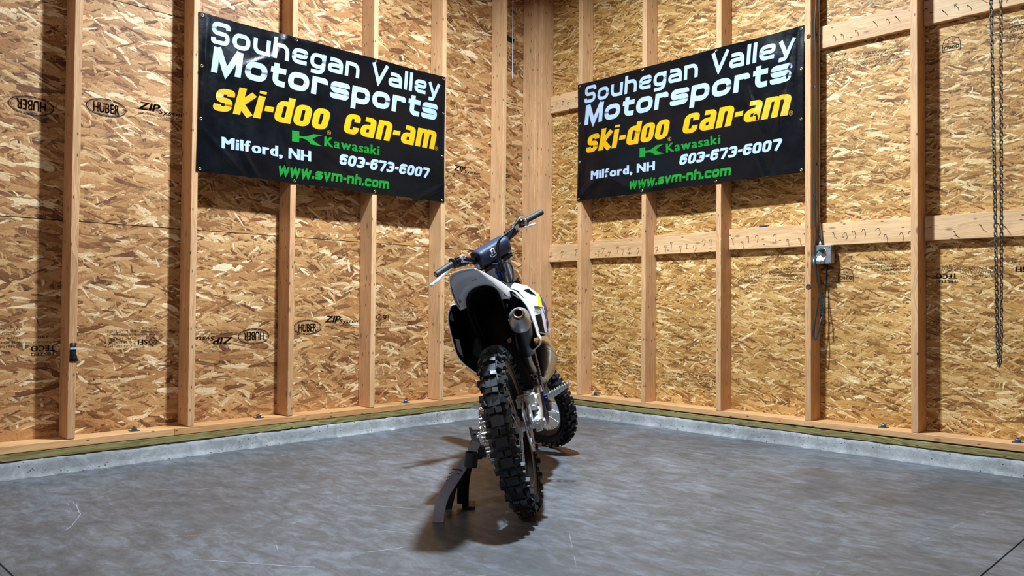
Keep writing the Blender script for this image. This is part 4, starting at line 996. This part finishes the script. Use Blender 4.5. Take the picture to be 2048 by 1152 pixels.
# resample by pitch
cp=resamp(path,.0159); 
chain=empty('chain',(0,0,0),bike)
pr=None
for i in range(len(cp)-1):
    a,b_=cp[i],cp[i+1]; d=b_-a; ang=math.atan2(d.z,d.y)
    if i<2:
        m=MB(); w_=.0085 if i%2 else .0062
        for s in (-1,1):
            m.cyl((s*w_,-.008,0),(s*w_+s*.0018,-.008,0),.0068,seg=10); m.cyl((s*w_,.008,0),(s*w_+s*.0018,.008,0),.0068,seg=10); m.box((s*(w_+.0009),0,0),(.0018,.016,.0095))
        m.cyl((-.0115,-.008,0),(.0115,-.008,0),.0028,seg=8); m.cyl((-.006,-.008,0),(.006,-.008,0),.0048,seg=10)
        o=bp(m,'link',CHROME,chain,smooth=30)
        if i==0: pr=[o.data]
        else: pr.append(o.data)
    else:
        o=D.objects.new('link',pr[i%2]); COL.objects.link(o); o.parent=chain
    o.location=(a+b_)/2; o.rotation_euler=(ang,0,0)
m=MB(); m.box((sx,.16,HZ-.060),(.030,.11,.055)); m.box((sx,.16,HZ-.02),(.030,.06,.04)); bp(m,'chain_guide',BLACKP,bevel=.006)
# ---- pegs, engine, frame -------------------------------------------------
for s in (-1,1):
    m=MB(); a=Vector((s*.132,.60,.408)); b_=Vector((s*.250,.60,.440)); dd=(b_-a)
    for off in (-.024,.024):
        P=[a+Vector((0,off,0)),b_+Vector((0,off*.55,0))]
        m.loft([[q+Vector((0,-.002,-.026*(1-.6*t))),q+Vector((0,.002,-.026*(1-.6*t))),q+Vector((0,.002,.006)),q+Vector((0,-.002,.006))] for q,t in ((P[0],0),(P[0].lerp(P[1],.5),.35),(P[1],1))],closed=True,capends=True)
        for k in range(8):
            q=P[0].lerp(P[1],.10+.86*k/7.6); m.tube([q+Vector((0,0,.004)),q+Vector((0,0,.014))],[.0042,.0012],5)
    for t in (.06,.36,.66,.98):
        q=a.lerp(b_,t); wv=.024*(1-.45*t); m.box(q+Vector((0,0,-.004)),(.005,2*wv,.014))
    bp(m,'footpeg',ALU,smooth=25,label='toothed cast footpeg')
    m=MB(); m.box((s*.122,.60,.395),(.034,.05,.040)); m.cyl((s*.122,.575,.392),(s*.122,.560,.392),.011,seg=14); m.cyl((s*.112,.60,.430),(s*.112,.60,.372),.010,seg=12); bp(m,'peg_bracket',NAVY if s>0 else DARKM,smooth=35,bevel=.004)
m=MB()
m.box((-.01,.80,.40),(.20,.24,.20)); m.cyl((.10,.74,.40),(.125,.74,.40),.085,seg=32); m.cyl((-.10,.86,.38),(-.125,.86,.38),.065,seg=32); m.box((0,.64,.42),(.16,.12,.13))
eng=bp(m,'engine_case',ENGINE,smooth=35,bevel=.012)
m=MB()
for k in range(7): m.box((0,.86,.52+k*.022),(.12,.13,.012))
m.box((0,.86,.585),(.095,.105,.16)); m.cyl((0,.86,.67),(0,.86,.69),.05,seg=24); bp(m,'cylinder',ENGINE,eng,smooth=35,bevel=.003)
m=MB(); m.cyl((0,.70,.60),(0,.60,.66),.030,seg=20); m.box((0,.66,.60),(.06,.07,.09)); bp(m,'carburettor',ALU,smooth=35,bevel=.005)
m=MB()
for s in (-1,1):
    m.tube(crom([(s*.028,1.26,.93),(s*.06,1.05,.94),(s*.095,.80,.88),(s*.112,.66,.78),(s*.108,.56,.62),(s*.104,.54,.48),(s*.095,.58,.36),(s*.075,.70,.27),(s*.07,.95,.27)],6),.0165,12)
    m.tube(crom([(s*.07,.95,.27),(s*.045,1.12,.42),(s*.02,1.28,.84)],5),.016,12)
m.cyl((0,1.32,.80),(0,1.24,.97),.034,seg=22)
bp(m,'frame',NAVY,smooth=40,label='navy blue tubular frame')
# plastic frame protector, ribbed, right and left
for s in (-1,1):
    m=MB(); secs=[]
    for y,z,w_ in ((.58,.69,.010),(.54,.62,.016),(.52,.55,.017),(.52,.48,.016),(.54,.42,.013)):
        secs.append([Vector((s*(.100+w_*.2),y-.028,z)),Vector((s*(.108+w_),y-.020,z)),Vector((s*(.112+w_),y+.03,z)),Vector((s*.104,y+.04,z))])
    m.loft(secs,closed=True,capends=True)
    for k in range(5): m.box((s*.118,.498,.572-k*.014),(.024,.010,.006))
    bp(m,'frame_guard',NAVY,smooth=30,label='ribbed navy frame guard')
m=MB(); 
for x,z,r_ in ((.104,.517,.013),(.107,.482,.009)):
    m.lathe([(r_*.62,.0),(r_,.0),(r_,.05),(r_*.62,.05)],o=(x,.485,z),axis=(0,1,0),seg=18,closed=True)
m.cyl((.108,.49,.505),(.109,.49,.478),.005,seg=8); m.cyl((.112,.50,.470),(.113,.50,.440),.008,seg=10); bp(m,'linkage_tube',ALU,smooth=40)
# subframe, shock, black inner guard
m=MB()
for s in (-1,1):
    m.tube(crom([(s*.10,.66,.80),(s*.085,.45,.86),(s*.075,.25,.90),(s*.07,.10,.905)],5),.010,10); m.tube(crom([(s*.10,.58,.62),(s*.085,.40,.74),(s*.07,.16,.87)],5),.010,10)
bp(m,'subframe',BLACKP,smooth=40)
m=MB(); m.cyl((.01,.50,.42),(.01,.58,.80),.022,seg=18); 
hel=[(.01+.033*math.cos(t),.505+.07*t/44+.033*math.sin(t)*.98,.46+.26*t/44) for t in [k*.35 for k in range(126)]]
m.tube(hel,.0055,8); bp(m,'shock_absorber',DARKM,smooth=40)
# inner mudguard: tunnel above the tyre, then down in front of it
m=MB(); secs=[]
for y,zt,hw,zs in ((.078,.976,.0795,.865),(.16,.968,.083,.80),(.28,.945,.086,.70),(.36,.91,.089,.60)):
    arc=[Vector((hw*math.sin(t),y,zs+(zt-zs)*max(0,math.cos(t))**.75)) for t in [R(-90)+R(180)*k/16 for k in range(17)]]
    secs.append(arc)
m.loft(secs); 
m.loft([[Vector((x,y+.02*(x/.09)**2,z)) for x in [-.088+.176*k/8 for k in range(9)]] for y,z in ((.36,.93),(.375,.80),(.385,.66),(.40,.55),(.43,.46),(.47,.40))])
o=bp(m,'inner_mudguard',BLACKP,smooth=50,label='black inner mudguard and mud flap'); o.modifiers.new('s','SOLIDIFY').thickness=.003
m=MB(); m.lathe([(.0,.004),(.006,.004),(.007,.0015),(.012,.0015),(.0135,-.001)],o=(.033,.382,.715),axis=(0,-1,0),seg=24); bp(m,'guard_bolt',STEEL,smooth=40)
m=MB()
m.loft([[Vector((-.165,y,.93)),Vector((-.060,y,.945)),Vector((.075,y,.945)),Vector((.120,y,.90)),Vector((.105,y,.60)),Vector((-.07,y,.56)),Vector((-.155,y,.66))] for y in (.40,.66)],closed=True,capends=True)
bp(m,'airbox',BLACKP,smooth=30,bevel=.01)
# ---- rear fender ----------------------------------------------------------
# cross sections from the tip forward: centre flat top, then sloping skirts
def fsec(y,ht,hw,zt,zs,inset=0.,up=0.):
    P=[]
    pts=[(-hw,zs),(-hw*1.0,zs+(zt-zs)*.45),(-ht,zt-.006),(-ht*.86,zt),(-ht*.4,zt+.004),(0,zt+.005),(ht*.4,zt+.004),(ht*.86,zt),(ht,zt-.006),(hw*1.0,zs+(zt-zs)*.45),(hw,zs)]
    return [Vector((x,y,z)) for x,z in pts]
FS=[(-.308,.051,.053,1.017,1.008),(-.296,.053,.060,1.018,.998),(-.24,.055,.072,1.016,.978),(-.16,.060,.087,1.011,.952),(-.06,.066,.100,1.002,.925),(.03,.072,.108,.994,.905),(.09,.075,.111,.990,.896),(.20,.078,.112,.982,.895),(.34,.08,.106,.974,.905)]
m=MB(); m.loft([fsec(*q) for q in FS]); fend=bp(m,'rear_fender',WHITE,smooth=18,label='white rear mudguard seen from below'); sm=fend.modifiers.new('s','SOLIDIFY'); sm.thickness=.0028; sm.offset=-1
bv=fend.modifiers.new('b','BEVEL'); bv.width=.001; bv.segments=2
# underside moulding: white inner skin sweeping from the tail down to the arch
m=MB(); secs=[]; N_=24
def arch(k,hw,zb,zt): 
    t=R(-90)+R(180)*k/N_; return Vector((hw*math.sin(t),0,zb+(zt-zb)*max(0.,math.cos(t))**.72))
outer=[];FO=FS
def under(y): # interpolate the fender section at y
    for a,b_ in zip(FO[:-1],FO[1:]):
        if a[0]<=y<=b_[0]:
            f=(y-a[0])/(b_[0]-a[0]); return [a[i]+(b_[i]-a[i])*f for i in range(1,5)]
def upoint(k,y,ins):
    ht,hw,zt,zs=under(y); P=fsec(0,ht,hw,zt,zs); t=k/N_*(len(P)-1); i=min(int(t),len(P)-2); q=P[i].lerp(P[i+1],t-i); c=Vector((0,0,zt-.05)); d=(c-q); q=q+d.normalized()*ins; q.y=y; return q
rows_=[[upoint(k,-.255,.004) for k in range(N_+1)]]
tgt=[Vector((p.x,.075,p.z)) for p in [arch(k,.078,.893,.974) for k in range(N_+1)]]
band=[Vector((p.x,.045,p.z)) for p in [arch(k,.090,.892,.984) for k in range(N_+1)]]
mid=[]
for k in range(N_+1):
    a=upoint(k,-.10,.008); mid.append(a)
mid2=[upoint(k,.03,.006).lerp(band[k],.35) for k in range(N_+1)]
rows_+= [mid,mid2,band,[b_.lerp(t_,.55)+Vector((0,0,.0)) for b_,t_ in zip(band,tgt)],tgt]
m.loft(rows_); u=bp(m,'fender_underside',WHITE,fend,smooth=40); u.modifiers.new('s','SOLIDIFY').thickness=.002
m=MB(); m.box((.0,-.06,.9925),(.020,.003,.002)); bp(m,'moulded_mark',DARKM,fend,smooth=0)
m=MB(); m.lathe([(.0,.003),(.005,.003),(.008,.0)],o=(-.092,.02,.925),axis=(.3,-1,-.1),seg=16); bp(m,'fender_screw',STEEL,fend,smooth=40)
# bracket tabs where the fender meets the side panels
for s in (-1,1):
    m=MB(); m.box((s*.094,.088,.900),(.034,.020,.014),Matrix.Rotation(s*.25,3,'Y')); bp(m,'fender_tab',WHITE,fend,smooth=0,bevel=.003)
# ---- side panels ----------------------------------------------------------
PL=[(-.100,.925),(-.150,.928),(-.168,.910),(-.179,.889),(-.186,.860),(-.188,.809),(-.185,.740),(-.170,.686),(-.135,.640),(-.100,.608)]
PR=[(.100,.932),(.128,.925),(.150,.893),(.166,.862),(.176,.833),(.184,.773),(.187,.716),(.194,.690),(.182,.662),(.150,.645)]
def panel(P,s):
    P=[Vector((a,0,b_)) for a,b_ in P]; P=crom(P,3)
    def off(Q,dn,y,sc=1.):
        out=[]; n=len(Q)
        for i,q in enumerate(Q):
            a=Q[max(i-1,0)];b_=Q[min(i+1,n-1)]; d=(b_-a).normalized(); nrm=Vector((-d.z,0,d.x)); 
            if nrm.x*s<0 and abs(nrm.x)>.2: nrm=-nrm
            elif abs(nrm.x)<=.2: nrm=Vector((0,0,1)) if nrm.z*(1 if q.z>.8 else -1)>0 and q.z>.8 else (Vector((0,0,1)) if q.z>.8 else Vector((0,0,-1)))
            out.append(Vector((q.x*sc,y,q.z))+nrm*dn)
        return out
    yb=lambda q:.15
    n=len(P)
    def Y(y,i): # lower corner sweeps rearward on the left panel
        t=i/(n-1); return y+( -.10*max(0,(t-.62)/.38) if s<0 else 0.)
    def yy(Q,y): return [Vector((q.x,Y(y,i),q.z)) for i,q in enumerate(Q)]
    m=MB()
    m.loft([yy(off(P,.0,0,.86),.52),yy(off(P,.0,0,.95),.38),yy(off(P,.0,0,.99),.26),yy(off(P,.0,0),.17),yy(off(P,-.0015,0),.150),yy(off(P,-.005,0),.149),yy(off(P,-.0065,0),.156)],mi=0)
    m.loft([yy(off(P,-.0065,0),.156),yy(off(P,-.008,0),.19),yy(off(P,-.008,0,.95),.38),yy(off(P,-.008,0,.86),.52)],mi=1)
    return m
oL=bp(panel(PL,-1),'side_panel',[WHITE,BLACKP],smooth=40,label='left side panel, white rim and black inner face')
oR=bp(panel(PR,1),'side_panel',[WHITE,BLACKP],smooth=40,label='right side panel beside the silencer')
for (x,z,w_,h) in ((-.172,.885,.012,.040),(-.168,.740,.014,.075)):
    m=MB(); m.plate([(x-w_/2,.17,z-h/2),(x+w_/2,.19,z-h/2-.01),(x+w_/2,.19,z+h/2-.006),(x-w_/2,.17,z+h/2)],(0,.003,0)); bp(m,'panel_tab',plain('dull_white',srgb(170,174,180),.5) if 'dull_white' not in D.materials else D.materials['dull_white'],oL,smooth=0,bevel=.002)
m=MB(); m.plate([(.118,.16,.915),(.150,.17,.885),(.142,.17,.880),(.122,.16,.905)],(0,.003,0)); bp(m,'panel_tab',WHITE,oR,smooth=0,bevel=.002)
# ---- seat, tank -----------------------------------------------------------
m=MB(); secs=[]
for y,hw,zt,zb in ((.26,.060,.986,.980),(.30,.080,.988,.980),(.36,.086,.988,.965),(.45,.088,.986,.940),(.60,.086,.980,.92),(.75,.075,.975,.91),(.85,.06,.98,.92)):
    secs.append([Vector((x*hw,y,zb+(zt-zb)*z)) for x,z in ((-1.02,-.3),(-1,.4),(-.85,.85),(-.4,1),(0,1.02),(.4,1),(.85,.85),(1,.4),(1.02,-.3))])
m.loft(secs,capends=True); bp(m,'seat',NAVY,smooth=50,label='navy seat')
m=MB(); secs=[]
for y,hw,zt,zb in ((.78,.07,.97,.84),(.86,.10,1.0,.80),(.98,.11,1.01,.78),(1.10,.10,.99,.80),(1.16,.06,.96,.86)):
    secs.append([Vector((x*hw,y,zb+(zt-zb)*z)) for x,z in ((-.8,0),(-1,.3),(-.95,.75),(-.5,1),(0,1.02),(.5,1),(.95,.75),(1,.3),(.8,0))])
m.loft(secs,closed=True,capends=True); bp(m,'fuel_tank',BLACKP,smooth=50)
# ---- radiator shrouds -----------------------------------------------------
SH=[ # y, outline points from the top inboard edge, round the outside, to the bottom
 (.50,[(.088,.958),(.120,.938),(.140,.898),(.150,.838),(.155,.770),(.158,.720)]),
 (.62,[(.088,.978),(.136,.952),(.168,.905),(.176,.838),(.172,.765),(.168,.710)]),
 (.75,[(.088,.992),(.150,.960),(.194,.905),(.204,.838),(.198,.762),(.190,.690)]),
 (.88,[(.088,.985),(.152,.950),(.200,.895),(.212,.830),(.204,.750),(.190,.665)]),
 (1.02,[(.085,.955),(.140,.925),(.180,.880),(.194,.820),(.188,.750),(.176,.680)]),
 (1.12,[(.08,.920),(.12,.895),(.145,.86),(.155,.81),(.150,.765),(.145,.72)])]
def shp(s,i,j,off=0.):
    i=max(0,min(len(SH)-1.0001,i)); j=max(0,min(4.9999,j)); a=int(i);b_=int(j);f=i-a;g=j-b_
    def P(i_,j_): y,pts=SH[i_]; x,z=pts[j_]; return Vector((s*x,y,z))
    q=P(a,b_).lerp(P(a+1,b_),f).lerp(P(a,b_+1).lerp(P(a+1,b_+1),f),g)
    du=(P(a+1,b_)-P(a,b_)).lerp(P(a+1,b_+1)-P(a,b_+1),g); dv=(P(a,b_+1)-P(a,b_)).lerp(P(a+1,b_+1)-P(a+1,b_),f); n_=du.cross(dv).normalized()
    if n_.x*s<0: n_=-n_
    return q+n_*off
def shpatch(m,s,poly,off,mi=0,n=4,holes=None):
    (i0,j0),(i1,j1),(i2,j2),(i3,j3)=poly
    g=[[None]*(n+1) for _ in range(n+1)]
    for a in range(n+1):
        for b_ in range(n+1):
            u,v=a/n,b_/n; i=(i0*(1-u)+i1*u)*(1-v)+(i3*(1-u)+i2*u)*v; j=(j0*(1-u)+j1*u)*(1-v)+(j3*(1-u)+j2*u)*v
            g[a][b_]=shp(s,i,j,off)
    m.loft(g,mi)
for s in (-1,1):
    m=MB(); secs=[[shp(s,i/3,j/4) for j in range(0,21)] for i in range(0,16)]
    m.loft(secs); sh=bp(m,'radiator_shroud',WHITE,smooth=45,label='white radiator shroud with yellow and navy graphics'); sm=sh.modifiers.new('s','SOLIDIFY'); sm.thickness=.003; sm.offset=-1
    # air vents with radiator fins behind
    for poly in (((.62,1.30),(1.55,1.25),(1.60,2.10),(.95,1.90)),((.55,3.50),(1.50,3.45),(1.60,4.9),(.80,4.9))):
        m=MB(); shpatch(m,s,poly,.0012); vv=bp(m,'shroud_vent',BLACKP,sh,smooth=0)
        m=MB()
        for k in range(7):
            t=(k+.5)/7; (a,b_),(c,d),(e,f),(g,h)=poly
            p=[shp(s,a+(c-a)*t,b_+(d-b_)*t,.003),shp(s,g+(e-g)*t,h+(f-h)*t,.003)]; m.tube(p,.0011,5)
        bp(m,'radiator_fin',DARKM,sh,smooth=0)['kind']='stuff'
    m=MB(); shpatch(m,s,((1.95,1.50),(2.45,1.60),(1.78,3.02),(1.32,2.95)),.0014); bp(m,'yellow_stripe',YEL,sh,smooth=0,label='yellow stripe')
    m=MB(); shpatch(m,s,((2.46,1.6),(4.6,1.9),(4.6,4.2),(1.80,3.04)),.0012,n=8); shpatch(m,s,((1.80,3.04),(4.5,3.9),(4.4,4.6),(2.15,4.0)),.0012,n=6); bp(m,'navy_graphic',NAVY,sh,smooth=0,label='navy graphic')
    m=MB(); shpatch(m,s,((.75,2.86),(1.33,2.92),(1.75,3.08),(.75,3.02)),.0014); bp(m,'dark_graphic',PRINTK,sh,smooth=0)
    # maker's lettering
    def shtext(txt,i0,i1,j0,h,mat,nm):
        v,f=fonttext(txt,0,1,0,1,bold=.02); m=MB(); m.add([shp(s,i0+(i1-i0)*(q.x if s>0 else 1-q.x),j0-q.y*h,.0015) for q in v],f); bp(m,nm,mat,sh,smooth=0)
    shtext('Husqvarna',.66,1.60,3.25,.15,PRINTK,'lettering'); shtext('RACING',1.05,1.60,3.38,.08,PRINTK,'lettering')
    m=MB(); P=[(2.0,3.75),(2.35,3.85),(2.45,4.6),(2.2,4.8),(2.02,4.6)]
    m=MB(); c=[(2.22+.17*math.cos(a),4.25+.42*math.sin(a)) for a in [2*PI*k/24 for k in range(24)]]; m.tube([shp(s,i,j,.0015) for i,j in c],.0022,6,closed=True); bp(m,'crest',PRINTR,sh,smooth=0,label='dark red ringed crest')
    m=MB(); m.tube([shp(s,2.16,4.1,.0018),shp(s,2.16,4.45,.0018)],.0018,5); m.tube([shp(s,2.28,4.1,.0018),shp(s,2.28,4.45,.0018)],.0018,5); m.tube([shp(s,2.16,4.27,.0018),shp(s,2.28,4.27,.0018)],.0018,5); bp(m,'crest',PRINTK,sh,smooth=0)
    m=MB(); m.box((s*.12,.985,.80),(.09,.03,.22)); bp(m,'radiator',DARKM,smooth=0,bevel=.004)
m=MB(); m.plate([(.192,.80,.735),(.216,.80,.716),(.192,.80,.700)],(0,.0015,0)); bp(m,'paper_tag',WHITE,smooth=0,label='small white tag')
# ---- exhaust --------------------------------------------------------------
EO=Vector((.143,-.02,.812)); ED=Vector((-.034,.30,-.158)).normalized()
m=MB(); X_=Vector((1,0,0)); X_=(X_-ED*X_.dot(ED)).normalized(); Z_=X_.cross(ED); 
if Z_.z<0: Z_=-Z_
def osec(d,rx,rz,n=32,p=.85):
    c=EO+ED*d; out=[]
    for k in range(n):
        a=2*PI*k/n; ca,sa=math.cos(a),math.sin(a)
        out.append(c+X_*rx*(abs(ca)**p)*(1 if ca>=0 else -1)+Z_*rz*(abs(sa)**p)*(1 if sa>=0 else -1))
    return out
m.loft([osec(.045,.043,.052),osec(.06,.0445,.054),osec(.20,.0445,.054),osec(.31,.043,.051),osec(.325,.036,.040),osec(.345,.026,.026)],closed=True,capends=True)
sil=bp(m,'silencer',plain('silencer_black',srgb(22,26,34),.30,.5),smooth=40,label='black oval silencer body')
m=MB(); m.loft([osec(.062,.0452,.0548),osec(.040,.0450,.0545),osec(.034,.043,.052),osec(.010,.033,.040,p=.95),osec(-.002,.0262,.0275,p=1)],closed=True); bp(m,'end_cap',plain('end_cap_steel',srgb(186,188,188),.36,.75,nz=.12,scale=12),sil,smooth=40,label='brushed steel tapered end cap')
m=MB(); c0=EO-ED*.012; m.lathe([(.0175,.0),(.0215,-.001),(.0250,.003),(.0255,.016)],o=c0,axis=ED,seg=32); m.lathe([(.0175,.0),(.0170,.05)],o=c0,axis=ED,seg=28); bp(m,'outlet',COPPER,sil,smooth=40,label='copper-tinted outlet ring')
m=MB(); m.lathe([(.0,.045),(.0172,.045)],o=c0,axis=ED,seg=28); bp(m,'outlet_bore',BLACKP,sil,smooth=0)
for a in (R(-15),R(-62),R(-120),R(170),R(40)):
    m=MB(); q=EO+ED*.055+X_*.0455*math.cos(a)+Z_*.0552*math.sin(a); n_=(X_*math.cos(a)+Z_*math.sin(a)); m.cyl(q,q+n_*.003,.0042,seg=8); bp(m,'rivet',CHROME,sil,smooth=30)
e1=EO+ED*.34
m=MB(); L=crom([e1,e1+ED*.04,Vector((.100,.43,.575)),Vector((.110,.58,.50)),Vector((.118,.72,.47))],6); m.tube(L,[.0165]*len(L),16); m.lathe([(.0175,.0),(.021,.003),(.021,.03),(.0175,.033)],o=e1+ED*.01,axis=ED,seg=24); bp(m,'stinger_pipe',TITAN,smooth=50)
m=MB(); m.lathe([(.030,-.012),(.032,-.010),(.032,.012),(.030,.014)],o=e1-ED*.004,axis=ED,seg=28); bp(m,'silencer_clamp',BLACKP,sil,smooth=40)
L=crom([(.118,.70,.472),(.122,.78,.490),(.124,.86,.520),(.122,.93,.552),(.116,.99,.585),(.100,1.06,.60),(.07,1.13,.56),(.04,1.16,.50),(.01,1.14,.50),(0,1.06,.56),(0,.95,.60)],6)
rs=[]; n=len(L)
for i in range(n):
    t=i/(n-1)
    K=[(0,.018),(.10,.030),(.2,.056),(.30,.074),(.38,.080),(.46,.078),(.55,.062),(.66,.044),(.78,.032),(1,.024)]
    for (a,ra),(b_,rb_) in zip(K[:-1],K[1:]):
        if a<=t<=b_: rs.append(ra+(rb_-ra)*(t-a)/(b_-a)); break
m=MB(); m.tube(L,rs,32); ch=bp(m,'expansion_chamber',TITAN,smooth=60,label='olive grey expansion chamber')
m=MB(); k=int(n*.34); d=(L[k+1]-L[k]).normalized(); m.lathe([(rs[k]+.0,-.0015),(rs[k]+.0016,0),(rs[k],.0015)],o=L[k],axis=d,seg=48); bp(m,'weld_seam',STEEL,ch,smooth=60)
m=MB()
for k in range(6): a=L[5+k*2]; m.cyl((a.x-.055,a.y,a.z+.02-k*.004),(a.x-.055,a.y+.002,a.z-.06),.003,seg=6)
m=MB(); m.plate([(.062,.50,.60),(.095,.50,.575),(.080,.50,.625)],(0,.003,0)); bp(m,'frame_plate',ALU,smooth=0)
# ================================================================ side stand
std=empty('side_stand',(2.1155,-2.8356,0)); tag(std,'black folding triangle stand hooked on the left end of the rear axle','stand')
std.matrix_world=Matrix.Translation((2.1155,-2.8356,0)); SI=Vector((2.1155,-2.8356,0))
def flat(P,wv,th,widths,fn,name,mat,parent=std,bevel=.002,label=None):
    """flat bar along P; wv face width direction hint, th thickness towards fn"""
    P=[Vector(p)-SI for p in P]; secs=[]; n=len(P)
    for i in range(n):
        d=(P[min(i+1,n-1)]-P[max(i-1,0)]).normalized(); f=Vector(fn); f=(f-d*f.dot(d)).normalized(); s_=d.cross(f); w_=widths[i] if isinstance(widths,list) else widths
        if i==n-1 and P[i].z<.02: s_=Vector((s_.x,s_.y,0)).normalized(); f=Vector((f.x,f.y,0)).normalized()
        secs.append([P[i]+s_*w_/2,P[i]+s_*w_/2-f*th,P[i]-s_*w_/2-f*th,P[i]-s_*w_/2])
    m=MB(); m.loft(secs,closed=True,capends=True); o=m.build(name,mat,parent,25,bevel=bevel)
    if label: o['label']=label
    return o
CAMD=Vector((.70,-.71,.12))
main=crom([(2.116,-2.615,.292),(2.115,-2.644,.252),(2.110,-2.675,.215),(2.109,-2.717,.170),(2.112,-2.756,.136),(2.111,-2.786,.101),(2.117,-2.812,.057),(2.123,-2.826,.0)],3)
flat(main,None,.020,[.036+.010*(i/(len(main)-1)) for i in range(len(main))],CAMD,'leg',STANDM,label='front leg of flat bar in black, face lightened to grey as if lit')
flat(crom([(2.091,-2.652,.190),(2.062,-2.637,.140),(2.028,-2.612,.078),(2.006,-2.592,.012)],3),None,.012,.050,CAMD,'leg',STANDD)
flat(crom([(2.086,-2.700,.145),(2.045,-2.685,.100),(2.015,-2.672,.050),(1.990,-2.665,.0)],3),None,.012,.034,CAMD,'leg',STANDD)
m=MB(); c=Vector((2.020,-2.572,.007))-SI; m.box(c,(.055,.105,.012),Matrix.Rotation(R(48),3,'Z')); m.build('foot_plate',STANDD,std,25,bevel=.002)
# forked top plate
pl=[(2.060,-2.611,.343),(2.068,-2.608,.343),(2.074,-2.605,.334),(2.118,-2.588,.336),(2.113,-2.592,.308),(2.123,-2.597,.286),(2.116,-2.617,.262),(2.104,-2.640,.240),(2.085,-2.640,.255),(2.084,-2.625,.275),(2.083,-2.617,.300)]
m=MB(); m.plate([Vector(p)-SI for p in pl],(-.02,.02,0)); m.build('top_plate',STANDD,std,25,bevel=.0015)
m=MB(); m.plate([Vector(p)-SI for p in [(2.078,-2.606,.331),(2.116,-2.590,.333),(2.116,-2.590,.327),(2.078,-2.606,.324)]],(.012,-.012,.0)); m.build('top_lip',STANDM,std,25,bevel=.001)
# side cup (axle receiver) and rear block
m=MB(); a=Vector((2.153,-2.676,.262))-SI; d=Vector((-.07,-.05,-1)).normalized(); m.lathe([(.0235,0),(.027,0),(.027,.058),(.0235,.058)],o=a,axis=d,seg=28,closed=True); m.build('receiver_cup',STANDD,std,40)
m=MB(); c=Vector((2.124,-2.592,.252))-SI; m.box(c,(.034,.034,.046),Matrix.Rotation(R(45),3,'Z')); c2=Vector((2.120,-2.606,.232))-SI; m.box(c2,(.026,.026,.02),Matrix.Rotation(R(45),3,'Z')); m.build('hinge_block',STANDD,std,25,bevel=.002)
for q in [(2.092,-2.721,.192),(2.086,-2.727,.176),(2.080,-2.732,.161),(2.076,-2.736,.149),(2.071,-2.740,.137)]:
    m=MB(); a=Vector(q)-SI; m.tube([a+Vector((.028,.018,-.002)),a,a+Vector((-.006,-.006,-.004))],[.0022,.0022,.0014],6); m.build('spring_pin',DARKM,std,40)
